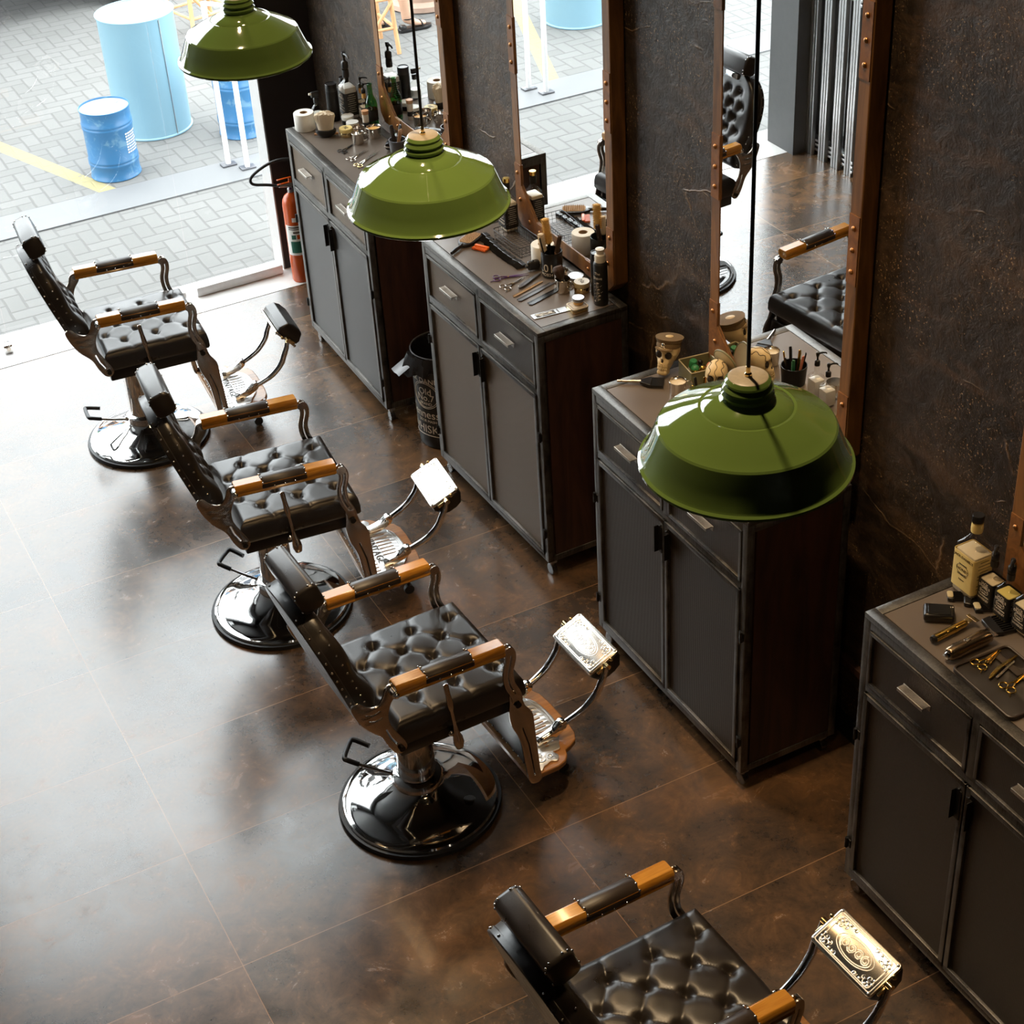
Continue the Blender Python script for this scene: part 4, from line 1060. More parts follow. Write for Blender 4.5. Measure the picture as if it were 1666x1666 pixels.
def hair_clipper(label, p0, p1, mat, bw=.045, bladew=.040, group=None, endmat='black_plastic'):
    loc, a, L = frame2(p0, p1); t = thing('hair_clipper', label, 'hair clipper', loc, a, group)
    secs = [(0, .60, .016), (.04, .78, .020), (.2, .92, .022), (.42, .86, .021), (.62, .92, .023), (.84, 1.0, .023), (.95, .92, .017)]; n = 16; vv, ff = [], []
    for u, ws, hh in secs:
        for k in range(n):
            q = 2*PI*k/n; c, s = math.cos(q), math.sin(q); vv.append((u*L, bw/2*ws*math.copysign(abs(c)**.7, c), .024+hh*math.copysign(abs(s)**.8, s)*(1 if s > 0 else .95)))
    for i in range(len(secs)-1): ff += [(i*n+k, i*n+(k+1) % n, (i+1)*n+(k+1) % n, (i+1)*n+k) for k in range(n)]
    ff += [tuple(range(n)), tuple((len(secs)-1)*n+k for k in range(n))]
    part('body', MB().add(vv, ff), mat, t, smooth=60)
    bl = MB().box((L*.985, 0, .030), (L*.09, bladew, .004), .001, 1).box((L*.96, 0, .025), (L*.07, bladew*.8, .008), .001, 1)
    for k in range(14): bl.box((L*1.045, -bladew/2+bladew*(k+.5)/14, .030), (L*.05, bladew*.03, .002))
    part('blade', bl, 'chrome', t, smooth=0)
    part('end_cap', MB().lathe([(.001, -.010), (bw*.22, -.008), (bw*.30, .004)], 16, T_((0, 0, .022)) @ Rm(PI/2, 'Y'), False), endmat, t)
    part('switch', MB().box((L*.45, 0, .046), (L*.12, bw*.28, .005), .002), endmat, t)
    return t
hair_clipper('black hair clipper with a bright blade beside the far counter pot', (-.030, 3.700), (-.125, 3.585), 'black_plastic')
scissors('black scissors nearest the cups on the far counter', (-.325, 3.715), (-.228, 3.775), 'black_metal', 'black_metal')
scissors('middle pair of silver scissors on the far counter, blades closed', (-.332, 3.600), (-.205, 3.668), 'steel_shiny', 'nickel')
scissors('bright silver scissors with slightly open blades nearest the middle lamp', (-.338, 3.505), (-.165, 3.628), 'steel_shiny', 'brass', open_=9)

# --- tan mesh cabinet
square_bottle('clear whiskey bottle with black label leaning by the mirror corner above the wire basket', (-.045, 2.490), .080, .062, .150, .055, 'cork', fill='lotion', fill_h=.9)
bk_ = thing('wire_basket', 'low black wire basket below the whiskey bottle on the tan cabinet', 'basket', (-.088, 2.318, Z), rad(2))
bm_ = MB(); bx_, by_, bh = .060, .120, .052
for z, e in ((.003, .94), (.020, .96), (.036, .98), (.052, 1.0)):
    bm_.tube([(x*e, y*e, z) for x, y in rrect(bx_*2, by_*2, .012, 3)], .0016 if z > .05 else .0009, 6, None, True)
for k in range(12):
    y = -by_*.92+by_*1.84*k/11; bm_.tube([(-bx_, y, bh), (-bx_*.94, y*.95, .002), (bx_*.94, y*.95, .002), (bx_, y, bh)], .0009, 5)
for k in range(6):
    x = -bx_*.85+bx_*1.7*k/5; bm_.tube([(x, -by_, bh), (x*.95, -by_*.94, .002), (x*.95, by_*.94, .002), (x, by_, bh)], .0009, 5)
part('wire_frame', bm_, 'black_metal', bk_)
pb = thing('paddle_brush', 'black paddle brush with tan pins at the far front edge of the tan cabinet', 'hair brush', (-.372, 2.400, Z), rad(32))
part('handle', MB().tube([(0, 0, .010), (.03, 0, .011), (.07, 0, .010), (.09, 0, .009)], [.007, .0095, .007, .010], 12), 'black_plastic', pb)
ho = part('head', MB().plate([smooth_loop([(.085, -.012), (.115, -.032), (.175, -.036), (.205, -.022), (.205, .022), (.175, .036), (.115, .032), (.085, .012)], 3)], .012, T_((0, 0, .009)), .003), 'black_plastic', pb)
pins = MB()
for i in range(10):
    for j in range(6): pins.cyl((.112+.0095*i, -.026+.0104*j, .014), (.112+.0095*i, -.026+.0104*j, .026), .0011, 5, .0005)
part('pins', pins, 'wood_pale', ho, kind='stuff'); part('cushion', MB().plate([rrect(.105, .060, .016, 3, .155, 0)], .003, T_((0, 0, .0155))), 'card_tube', ho)
oc = thing('fade_comb', 'orange plastic comb beside the paddle brush', 'comb', (-.232, 2.385, Z), rad(-62))
part('spine', MB().box((0, 0, .008), (.072, .014, .014), .003), 'orange', oc)
tm = MB()
for k in range(12): tm.box((-.033+.006*k, -.017, .006), (.0026, .026, .008))
part('teeth', tm, 'orange', oc, smooth=0)
for k in range(9):
    u = k/8; nm_ = ['farthest', 'second', 'third', 'fourth', 'middle', 'sixth', 'seventh', 'eighth', 'nearest'][k]
    clipper_guard('black clipper guard, %s from the lamp side in the row along the wire basket' % nm_ if k else 'black clipper guard at the lamp end of the row along the wire basket', (-.152-.012*math.sin(u*3), 2.478-.042*k), rad(188+random.uniform(-8, 8)), .050, .044, group='black clipper guards in a row')
tr = hair_clipper('short silver and black trimmer at the near end of the guard row', (-.170, 2.085), (-.118, 2.070), 'black_plastic', .034, .028)
toilet_roll('white toilet roll behind the numbered black mug', (-.078, 2.115), .050, .090)
mg = thing('brush_mug', 'black mug printed 01 holding round brushes on the tan cabinet', 'mug', (-.098, 2.000, Z))
mr, mh = .045, .112
part('body', MB().lathe([(.001, 0), (mr*.95, 0), (mr, .004), (mr, mh-.002), (mr*.98, mh), (mr*.93, mh-.001), (mr*.92, .006), (.001, .006)], 40, None, False), 'black_plastic', mg)
a0 = PI*1.20
wrap = lambda v: ((mr+.0006+v.z)*math.cos(a0+v.x/mr), (mr+.0006+v.z)*math.sin(a0+v.x/mr), v.y)
m_ = MB().text('.01', .050, .0008, T_((0, .044, 0)), f=None)
m_ = MB(); m_.text('.01', .050, .0008, None, f=lambda v: wrap(Vector((v.x, v.y+.046, v.z)))); m_.text('MOB241', .018, .0008, None, f=lambda v: wrap(Vector((v.x, v.y+.018, v.z))))
part('lettering', m_, 'print_white', mg)
round_brush('large honey-bristled round brush, tallest in the black mug', (-.090, 2.008), (-.06, .13), 'bristle_gold', .225, .023)
round_brush('slim dark round brush leaning right in the black mug', (-.100, 1.992), (.20, -.12), 'bristle_dark', .165, .012)
round_brush('pale fan-tipped brush leaning left in the black mug', (-.120, 2.014), (-.05, .10), 'bristle_pale', .165, .018)
stick('ball_tip_pick', 'thin dark ball-tipped pick in the black mug', 'hair pick', (-.118, 1.992), (-.14, .16), .165, .006, 'black_plastic')
cup('plain brass-toned cup between the mug and the handled cup', (-.105, 1.912), .030, .060, 'steel_shiny')
cup('steel cup with side handle holding a black shaving brush', (-.135, 1.842), .030, .058, 'steel_shiny', -1.1)
sb = thing('shaving_brush', 'black shaving brush with a fat round knot resting in the steel cup', 'shaving brush', (-.130, 1.846, Z+.022))
Q = Vector((-.10, .42, 1)).normalized().to_track_quat('Z', 'Y').to_matrix().to_4x4()
part('handle', MB().lathe([(.001, 0), (.012, .002), (.013, .018), (.009, .030)], 18, Q), 'black_plastic', sb)
part('bristles', MB().lathe([(.010, .028), (.018, .045), (.025, .064), (.025, .074), (.018, .084), (.001, .088)], 24, Q, False), 'bristle_dark', sb)
jar('powder_tin', 'round tin with silvery lid behind the shaving brush', (-.045, 1.893), .032, .026, 'white_plastic', 'tin_grey')
jar('pomade_tin', 'cream pomade tin with a dark monogram beside the black shaving cans', (-.070, 1.800), .032, .046, 'brass', 'beige_lid', txt='Na')
st_ = thing('square_tin', 'square cream and gold tin near the front corner of the tan cabinet', 'tin', (-.165, 1.672, Z), rad(-2))
part('body', MB().plate([rrect(.070, .066, .010, 3)], .016, T_((0, 0, .008)), .001), 'brass', st_); lo = part('lid', MB().plate([rrect(.072, .068, .011, 3)], .006, T_((0, 0, .019)), .0015), 'print_white', st_)
part('rim_print', MB().tube([(x, y, .0222) for x, y in rrect(.060, .056, .008, 3)], .0009, 5, None, True), 'print_dark', lo)
jr = jar('glass_jar', 'small glass jar with a silver lid standing on the square tin', (-.158, 1.676), .024, .030, 'bottle_glass', 'tin_grey', Z+.0225)
part('contents', MB().lathe([(.001, .003), (.021, .003), (.021, .013), (.001, .013)], 20, None, False), 'amber', jr)
can('shaving_foam_can', 'tall black printed shaving can with a white dome cap at the cabinet corner', (-.058, 1.665), .029, .190, 'label_black', 'white_plastic', white=True, txt=[('The', .016, .145), ('Shave', .018, .125)])
fc_ = [o for o in C.objects if o.name.startswith('shaving_foam_can')][0]; m_ = MB(); a_ = PI+.55
for k in range(16):
    u, z_ = -.012+.024*((k*.37) % 1), .020+.0055*k; ww = .006+.006*((k*.61) % 1); q = [(.0296*math.cos(a_+(u+d)/.029), .0296*math.sin(a_+(u+d)/.029), z_+e) for d, e in ((-ww, .0), (ww*.4, -.002), (ww, .003), (-ww*.3, .005))]
    m_.add(q, [(0, 1, 2, 3)])
part('artwork', m_, 'print_white', fc_)
can('shaving_foam_can', 'plain dark can half hidden behind the white-capped shaving can', (-.030, 1.742), .026, .160)
scissors('dark violet scissors lying across the tan cabinet top', (-.328, 2.100), (-.182, 2.052), 'purple', 'purple', open_=8)
scissors('silver scissors between the violet scissors and the razor', (-.336, 1.995), (-.205, 2.040), 'steel_shiny', 'nickel', open_=4)
loc, a, L = frame2((-.278, 1.962), (-.148, 2.025)); rz_ = thing('straight_razor', 'folded grey straight razor beside the combs on the tan cabinet', 'razor', loc, a)
part('scales', MB().plate([smooth_loop([(0, 0), (.02, .008), (L*.5, .009), (L, .003), (L, -.003), (L*.5, -.007), (.02, -.008)], 4)], .008, T_((0, 0, .005)), .002), 'grey_plastic', rz_); part('blade', MB().box((L*.45, .010, .005), (L*.75, .006, .003), .001, 1), 'steel_shiny', rz_)
comb('slim brown taper comb, farthest of the three flat combs', (-.333, 1.912), (-.163, 1.966), .016, 'wood_dark' if 'wood_dark' in M else 'card_tube')
comb('broad black comb, middle one of the three flat combs', (-.333, 1.870), (-.130, 1.932), .026, 'grey_plastic', handle=.0)
comb('wide-toothed black comb, nearest of the three flat combs', (-.311, 1.818), (-.122, 1.874), .030, 'black_plastic')
loc, a, L = frame2((-.351, 1.714), (-.199, 1.700)); cd = thing('blade_card', 'printed silver card of blades at the front edge of the tan cabinet', 'card', loc, a)
part('sheet', MB().box((L/2, 0, .0012), (L, .040, .0022), .0006, 1), 'tin_grey', cd)
pr_ = MB().box((L*.38, 0, .0026), (L*.55, .030, .0004)).box((L*.74, 0, .0026), (L*.03, .032, .0004)); part('print', pr_, 'print_dark', cd)
m_ = MB()
for k, (u, v, a_, b_) in enumerate(((.16, .006, .012, .010), (.25, -.004, .010, .014), (.36, .007, .020, .006), (.38, -.006, .022, .005), (.52, .002, .010, .016), (.58, -.008, .008, .004))): m_.plate([smooth_loop([(L*u-a_, v), (L*u, v+b_*.6), (L*u+a_, v+.001), (L*u+.002, v-b_*.6)], 3)], .0006, T_((0, 0, .0030)))
part('picture_print', m_, 'label_white', cd)

# --- skull cabinet
tb_ = thing('tint_brush', 'black tint brush lying at the far front corner of the skull cabinet', 'tint brush', (-.330, 1.085, Z), math.atan2(-.118, .150))
part('handle', MB().tube([(0, 0, .010), (.05, 0, .011), (.09, 0, .012)], [.0055, .006, .008], 12), 'nickel', tb_)
part('ferrule', MB().prism([(.085, -.010), (.120, -.030), (.130, -.031), (.130, .031), (.120, .030), (.085, .010)], .005, .017), 'black_plastic', tb_, bevel=.003)
tm = MB()
for k in range(16): tm.box((.152, -.029+.058*k/15, .010), (.046, .0022, .009))
part('bristles', tm, 'black_plastic', tb_, smooth=0, kind='stuff')
cup('steel cup of white powder with a side handle in front of the khaki box', (-.184, .895), .031, .056, 'steel_shiny', -.4, 'powder')
def skull(label, loc, rz, s=1., cap=False, cracks=False):
    t = thing('skull_ornament', label, 'skull ornament', (*loc, Z+.002), rz, None, (0, rad(14), rz)); t.scale = (1, 1, 1.12)
    # faces -x: profile of one continuous shell shaped from a sphere
    n, m = 40, 28; vv, ff = [], []
    for j in range(m+1):
        ph = PI*j/m
        for i in range(n):
            th = 2*PI*i/n; x, y, z = math.sin(ph)*math.cos(th), math.sin(ph)*math.sin(th), math.cos(ph)
            X, Y, Zz = x*.052, y*.040, z*.046+.075
            if z < -.15:
                f = min(1, (-.15-z)/.85); X = X*(1-.35*f)-.018*f; Y = Y*(1-.42*f); Zz = .075+z*.046-.030*f**1.2
            for ey in (-1, 1):            # eye sockets
                d = math.hypot(Y-ey*.016, Zz-.066)
                if X < 0 and d < .0145: X += .020*(1-(d/.0145)**2)
            d = math.hypot(Y/.7, Zz-.047)
            if X < 0 and d < .008: X += .008*(1-(d/.008)**2)
            if X < 0 and .054 < Zz < .075 and abs(Y) > .028: X -= .004
            if X < -.02 and .028 < Zz < .044: X -= .006
            if abs(Y) > .022 and .030 < Zz < .045: Y *= .86
            vv.append((X*s, Y*s, max(Zz, .004)*s))
    for j in range(m): ff += [(j*n+k, j*n+(k+1) % n, (j+1)*n+(k+1) % n, (j+1)*n+k) for k in range(n)]
    part('cranium', MB().add(vv, ff), 'skull', t, smooth=60)
    jw = MB().box((-.026*s, 0, .009*s), (.040*s, .036*s, .018*s), .007*s, 3); part('jaw', jw, 'skull', t)
    te = MB()
    for k in range(7):
        a = -1.0+2.0*k/6
        for z in (.022, .031): te.box(((-.030-.018*math.cos(a))*s, .019*s*math.sin(a), z*s), (.005*s, .0045*s, .008*s), .0012, 1, None, a)
    part('teeth', te, 'skull', t, kind='stuff')
    ey = MB()
    for e in (-1, 1): ey.ball((-.0385*s, e*.0165*s, .066*s), .0125*s, 14, 8, (.45, 1, .95))
    ey.ball((-.046*s, 0, .047*s), .0065*s, 10, 6, (.5, .7, 1)); part('sockets', ey, 'dark_socket', t)
    if cracks:
        for q in (0, 1, 2):
            cr = MB(); pts = []
            for i in range(26):
                th = -1.9+3.8*i/25; y = (.0+.022*(q-1))+.004*math.sin(i*1.3+q*2); ph2 = th
                r_ = max(.0, 1-(y/.040)**2)**.5; pts.append((.0525*s*r_*math.sin(ph2), y*s, (.075+.0465*r_*math.cos(ph2))*s))
            cr.tube(pts, .0011*s, 5); part('crack', cr, 'dark_socket', t)
    if cap:
        cm = MB().lathe([(.0465, .094), (.048, .098), (.046, .110)], 32, Matrix.Diagonal((1.12, .95, 1, 1)), False)
        cm.lathe([(.046, .110), (.053, .122), (.0535, .125), (.001, .129)], 32, T_((.002, 0, 0)) @ Matrix.Diagonal((1.12, .98, 1, 1)), False)
        co_ = part('cap', cm, 'khaki', t, label='brown peaked officer cap')
        pk = MB().plate([smooth_loop([(-.038, -.034), (-.058, -.027), (-.068, 0), (-.058, .027), (-.038, .034), (-.044, 0)], 4)], .003, T_((0, 0, .096)) @ Rm(rad(-4), 'Y')); part('peak', pk, 'khaki', co_)
        bd = MB().ball((-.0535, 0, .108), .007, 12, 8, (.5, 1, 1)).tube([(-.055, -.009, .098), (-.055, .009, .104)], .0016, 6).tube([(-.055, .009, .098), (-.055, -.009, .104)], .0016, 6); part('badge', bd, 'steel_shiny', co_, label='silver skull and crossbones badge')
    return t
skull('ivory skull wearing a brown peaked cap at the far end of the skull cabinet', (-.138, 1.048), rad(34), 1.08, cap=True)
skull('bald cream skull with cracked dome in front of the mirror, mostly hidden by the lamp', (-.080, .798), rad(50), 1.05, cracks=True)
kb = thing('khaki_box', 'open khaki box of toys beside the capped skull', 'box', (-.048, .950, Z), rad(-8))
w1, d1, h1 = .062, .056, .062; bm_ = MB()
bm_.box((-w1, 0, h1/2), (.004, d1*2, h1)).box((w1, 0, h1/2), (.004, d1*2, h1)).box((0, -d1, h1/2), (w1*2, .004, h1)).box((0, d1, h1/2), (w1*2, .004, h1)).box((0, 0, .003), (w1*2, d1*2, .004))
part('box_body', bm_, 'olive', kb, smooth=0); part('rim', MB().tube([(x, y, h1) for x, y in rrect(w1*2+.003, d1*2+.003, .002, 1)], .0022, 6, None, True), 'beige_lid', kb)
TOYS = [('toy_can', 'green drink can toy lying in the khaki box', 'toy', (-.066, .985), 'toy_green', 'can'), ('toy_figure', 'gold toy figure in the near corner of the khaki box', 'toy', (-.060, .916), 'gold', 'fig'),
        ('toy_figure', 'dark toy figure in the middle of the khaki box', 'toy', (-.044, .956), 'black_metal', 'fig'), ('toy_ball', 'green marbled toy ball in the khaki box', 'toy', (-.078, .940), 'toy_green', 'ball'), ('toy_ball', 'red toy ball at the mirror side of the khaki box', 'toy', (-.018, .925), 'leaf_red', 'ball')]
for nm_, lb_, ct_, (x, y), mt_, kd in TOYS:
    t = thing(nm_, lb_, ct_, (x, y, Z+.006))
    if kd == 'can': part('body', MB().lathe([(.001, 0), (.013, .001), (.015, .004), (.015, .060), (.012, .066), (.001, .066)], 20, Rm(.25, 'X'), False), mt_, t); part('ring', MB().lathe([(.0153, .02), (.0153, .035)], 20, Rm(.25, 'X'), False), 'label_white', t)
    elif kd == 'fig': part('body', MB().lathe([(.012, 0), (.010, .02), (.013, .036), (.006, .046)], 14).ball((0, 0, .055), .010, 12, 8), mt_, t); part('arm', MB().tube([(0, -.010, .038), (.004, -.020, .050)], .004, 8).tube([(0, .010, .038), (-.004, .021, .030)], .004, 8), mt_, t)
    else: part('ball', MB().ball((0, 0, .045), .017, 18, 12), mt_, t); part('band', MB().tube([(.0172*math.cos(a), .0172*math.sin(a), .045) for a in [2*PI*i/20 for i in range(20)]], .002, 6, None, True), 'gold', t); part('stand', MB().lathe([(.010, 0), (.009, .03)], 12), 'brass', t)
rl = thing('round_hand_mirror', 'round cream-backed hand mirror propped upright behind the khaki box', 'hand mirror', (-.012, .838, Z+.062), rad(10))
RQ = Rm(rad(72), 'Y')
part('back', MB().lathe([(.001, .006), (.050, .006), (.055, .002), (.055, -.003), (.001, -.003)], 40, T_((0, 0, .045)) @ RQ @ Rm(PI, 'X'), False), 'beige_lid', rl); part('rim', MB().tube([(.055*math.cos(a), .055*math.sin(a), 0) for a in [2*PI*i/36 for i in range(36)]], .004, 8, T_((0, 0, .045)) @ RQ, True), 'olive', rl)
part('handle', MB().cyl((-.004, 0, -.052), (0, 0, -.006), .007, 12), 'olive', rl)
cp2 = thing('pen_pot', 'dark pot crowded with patterned sticks, seen in the mirror behind the nearest lamp', 'pot', (-.175, .735, Z))
part('body', MB().lathe([(.001, 0), (.044, 0), (.050, .075), (.047, .075), (.042, .005), (.001, .005)], 32, None, False), 'black_metal', cp2)
for k in range(7):
    a = k*.9; x, y = .022*math.cos(a), .022*math.sin(a)
    stick('pen' if k < 5 else 'orange_wood_stick', ['black and gold striped pen at the mirror side of the pen pot', 'black and gold pen leaning far left in the pen pot', 'black and gold pen leaning toward the room in the pen pot', 'short black and gold pen in the middle of the pen pot', 'black and gold pen leaning right in the pen pot', 'red wooden stick standing in the pen pot', 'tall teal stick standing in the pen pot'][k], 'pen', (-.175+x, .735+y), (x*8, y*8), .11+.006*(k % 3), .009, ['black_metal', 'gold', 'black_metal', 'gold', 'black_metal', 'leaf_red', 'toy_green'][k], .008)
square_bottle('clear pump bottle beside the pen pot, farther of the two behind the lamp', (-.190, .615), .052, .050, .085, .030, 'pump', lab=None, fill='clear_gel', ph=.055, pump_rz=.2)
square_bottle('clear pump bottle nearer the camera of the two behind the lamp', (-.185, .540), .052, .050, .080, .028, 'pump', lab=None, fill='clear_gel', ph=.055, pump_rz=.2)
jar('glass_jar', 'cut glass jar with a silver lid behind the nearest lamp', (-.245, .575), .032, .060, 'bottle_glass', 'chrome')

# --- right-edge cabinet
square_bottle('large honey whiskey bottle with yellow label at the back corner of the right counter', (-.070, -.590), .096, .076, .185, .055, 'cap', fill='lotion', fill_h=.84, lab='label_yellow', prt='print_dark', neck='label_yellow',
              lines=[("JACK DANIEL'S", .0125, .050), ('TENNESSEE', .007, .024), ('HONEY', .015, .006), ('WHISKEY', .010, -.012), ('Liqueur', .008, -.030)])
for (x, y, hb, f_, lb_) in ((-.062, -.672, .118, 'lotion', 'square pump bottle with black whiskey label, farthest of the three'), (-.066, -.748, .118, 'gel_yellow', 'square pump bottle with yellow gel, middle of the three with black labels'), (-.060, -.822, .118, 'lotion', 'square pump bottle with black label cut by the right edge')):
    square_bottle(lb_, (x, y), .064, .056, hb, .038, 'pump', fill=f_, ph=.050, pump_rz=.6, group='pump bottles with black whiskey labels')
clipper_guard('black clipper guard with pale badge beside the yellow-label bottle', (-.150, -.580), rad(-35), .048, .042, tip='beige_lid')
clipper_guard('plain black clipper guard between the two badged guards', (-.122, -.625), rad(-40), .052, .046)
clipper_guard('black clipper guard with pale badge in front of the pump bottles', (-.120, -.668), rad(-25), .052, .042, tip='beige_lid')
clipper_guard('large black clipper guard beside the bronze clipper head', (-.150, -.762), rad(-12), .080, .085)
sv = thing('foil_shaver', 'flat black foil shaver near the far front corner of the right counter', 'shaver', (-.232, -.640, Z), rad(52))
sh_ = part('body', MB().box((0, 0, .016), (.064, .092, .030), .009, 3), 'black_plastic', sv); part('foil_panel', MB().box((-.002, 0, .0315), (.050, .066, .003), .0012, 1), 'black_metal', sh_)
part('print', MB().box((.012, -.040, .0316), (.004, .004, .0006)).box((.012, -.033, .0316), (.006, .003, .0006)).box((.012, -.027, .0316), (.006, .004, .0006)).box((.012, -.020, .0316), (.005, .003, .0006)), 'print_white', sh_)
loc, a, L = frame2((-.322, -.728), (-.170, -.716)); tr = thing('gold_trimmer', 'gold trimmer with a T blade beside the black foil shaver', 'trimmer', loc, a)
part('grip', MB().lathe([(.012, 0), (.013, .006), (.0125, L*.25), (.0135, L*.27), (.0125, L*.3), (.013, L*.5), (.0138, L*.53), (.0125, L*.56), (.012, L*.78), (.008, L*.86)], 20, T_((0, 0, .0145)) @ Rm(PI/2, 'Y')), 'gold', tr)
part('end_cap', MB().lathe([(.001, -.010), (.011, -.008), (.0125, .002)], 18, T_((0, 0, .0145)) @ Rm(PI/2, 'Y'), False), 'black_plastic', tr)
tb2 = MB().box((L*.92, 0, .018), (.022, .022, .006), .001, 1).box((L*1.01, 0, .020), (.010, .042, .003), .0006, 1)
for k in range(14): tb2.box((L*1.01+.007, -.020+.04*k/13, .020), (.006, .0012, .002))
part('blade', tb2, 'steel_shiny', tr, smooth=0)
M['bronze'] = simple('bronze_metal', (.30, .22, .14), .25, 1, .05)
hair_clipper('bronze hair clipper between the gold trimmer and the leather case', (-.345, -.815), (-.178, -.806), 'bronze', .046, .042, endmat='chrome')
cs = thing('leather_tool_case', 'open black leather case of gold tools at the right edge', 'tool case', (-.262, -.985, Z), rad(-2))
cb_ = part('case_body', MB().plate([rrect(.205, .262, .018, 4)], .007, T_((0, 0, .0035)), .001), 'leather', cs)
part('edge_piping', MB().tube([(x, y, .010) for x, y in rrect(.200, .257, .017, 4)], .0042, 8, None, True), 'leather_arm', cb_)
part('strap', MB().box((.045, .060, .011), (.022, .11, .002)).box((.050, -.055, .011), (.022, .10, .002)), 'leather_arm', cb_)
scissors('gold scissors at the far end of the leather case', (-.300, -.888), (-.190, -.868), 'gold', 'gold', z=.010)
scissors('gold scissors in the near half of the leather case', (-.300, -1.010), (-.185, -.985), 'gold', 'gold', z=.010)
loc, a, L = frame2((-.305, -.948), (-.175, -.915), .010); gr = thing('gold_razor', 'gold straight razor lying open in the middle of the leather case', 'razor', loc, a)
part('scales', MB().plate([smooth_loop([(0, -.002), (.02, .006), (L*.5, .010), (L, .004), (L, -.001), (L*.5, .001), (.02, -.004)], 4)], .005, T_((0, 0, .0035)), .001), 'gold', gr); part('blade', MB().box((L*.5, -.011, .003), (L*.72, .007, .002), .0006, 1, None, .06), 'steel_shiny', gr)
tz = thing('gold_tweezers', 'short gold tweezers under the strap of the leather case', 'tweezers', (-.228, -.880, Z+.010), rad(25)); part('prong', MB().box((0, .002, .003), (.075, .006, .003), .001, 1), 'gold', tz); part('prong', MB().box((0, -.005, .003), (.075, .004, .003), .001, 1), 'gold', tz)

# ---------------------------------------------------------------- floor standing things inside
ex = thing('fire_extinguisher', 'red fire extinguisher on the white threshold beside the far cabinet', 'fire extinguisher', (-.212, 4.885, .003))
er = .056
part('cylinder', MB().lathe([(.001, 0), (er*.92, 0), (er, .010), (er, .470), (er*.93, .500), (er*.70, .525), (er*.35, .540), (.016, .545)], 36, None, False), 'red_paint', ex)
vo = part('valve', MB().lathe([(.016, .540), (.016, .565), (.012, .568), (.012, .585)], 18).box((0, 0, .590), (.030, .020, .022), .003), 'tin_grey', ex)
part('carry_handle', MB().box((-.030, 0, .604), (.085, .016, .005), .002).box((-.028, 0, .632), (.085, .016, .005), .002, 2, T_((0, 0, 0)) @ Rm(0, 'Y')).box((.006, 0, .618), (.016, .014, .03), .002), 'red_paint', vo)
part('tag', MB().box((-.004, -.018, .572), (.016, .006, .012), .002), 'purple', vo)
hp = smooth_path([(-.010, .0, .588), (-.05, .0, .594), (-.12, .02, .610), (-.200, .04, .628), (-.195, .05, .668), (-.10, .04, .720), (.0, .02, .735), (.06, .0, .70), (.062, -.01, .50), (.062, -.01, .36)], 6)
part('hose', MB().tube(hp, .0085, 12), 'black_rubber', ex); part('hose_fitting', MB().cyl((-.012, 0, .588), (-.060, .0, .597), .0115, 14), 'tin_grey', ex)
def arc(r, z0, z1, a0_, a1_, n=14):
    m = MB(); vv, ff = [], []
    for k in range(n+1):
        a = a0_+(a1_-a0_)*k/n; vv += [(r*math.cos(a), r*math.sin(a), z0), (r*math.cos(a), r*math.sin(a), z1)]
    ff = [(2*k, 2*k+2, 2*k+3, 2*k+1) for k in range(n)]; return m.add(vv, ff)
ac = PI*1.33
lo = part('label', arc(er+.0008, .175, .360, ac-.95, ac+.95), 'label_white', ex)
part('green_panel', arc(er+.0014, .190, .262, ac-.45, ac+.90), 'label_green', lo); part('red_panel', arc(er+.0014, .276, .302, ac+.25, ac+.7), 'red_paint', lo); part('green_panel', arc(er+.0014, .276, .302, ac-.30, ac+.15), 'label_green', lo)
part('white_tag', arc(er+.0012, .382, .408, ac-.05, ac+.45), 'label_white', ex)
wr = lambda v: ((er+.0016+v.z)*math.cos(ac+.15+v.x/er), (er+.0016+v.z)*math.sin(ac+.15+v.x/er), v.y)
m_ = arc(er+.0014, .344, .352, ac-.55, ac+.85); m2 = arc(er+.0014, .334, .339, ac-.55, ac+.85); m_.add(m2.v, m2.f); m2 = arc(er+.0014, .312, .322, ac-.1, ac+.6); m_.add(m2.v, m2.f)
part('print', m_, 'print_dark', lo)

bn = thing('waste_bin', 'round black bin with white whiskey lettering between two cabinets', 'waste bin', (-.252, 2.885, .0))
br_ = .145
part('bin_body', MB().lathe([(.001, 0), (br_*.90, 0), (br_*.94, .008), (br_*.965, .04), (br_, .40), (br_, .50), (br_*.97, .50), (br_*.90, .02), (.001, .02)], 48, None, False), 'label_black', bn)
bg = MB(); n = 64; vv, ff = [], []
for j, (rr, zz) in enumerate(((br_*.93, .40), (br_*.97, .506), (br_*1.03, .512), (br_*1.05, .49), (br_*1.08, .455), (br_*1.09, .43))):
    for k in range(n):
        a = 2*PI*k/n; wv = (.006*math.sin(9*a)+.005*math.sin(17*a+1))*(j/5)*1.4; drop = .05*math.exp(-((a-PI*1.02)/.35)**2)*(j/5); vv.append(((rr+wv+drop)*math.cos(a), (rr+wv+drop)*math.sin(a), zz+.006*math.sin(13*a)*(j/5)-drop*.3))
for j in range(5): ff += [(j*n+k, j*n+(k+1) % n, (j+1)*n+(k+1) % n, (j+1)*n+k) for k in range(n)]
part('bin_bag', MB().add(vv, ff), 'bag', bn); part('rim_ring', MB().tube([(br_*1.0*math.cos(a), br_*1.0*math.sin(a), .512) for a in [2*PI*i/40 for i in range(40)]], .003, 6, None, True), 'grey_plastic', bn)
part('bag_flap', MB().grid(lambda u, v: (-br_*1.10-.075*u, -.035+.085*v+.02*u, .475-.055*u+.003*math.sin(v*7)), 6, 8), 'grey_plastic', bn)
ab = PI*1.30-.50
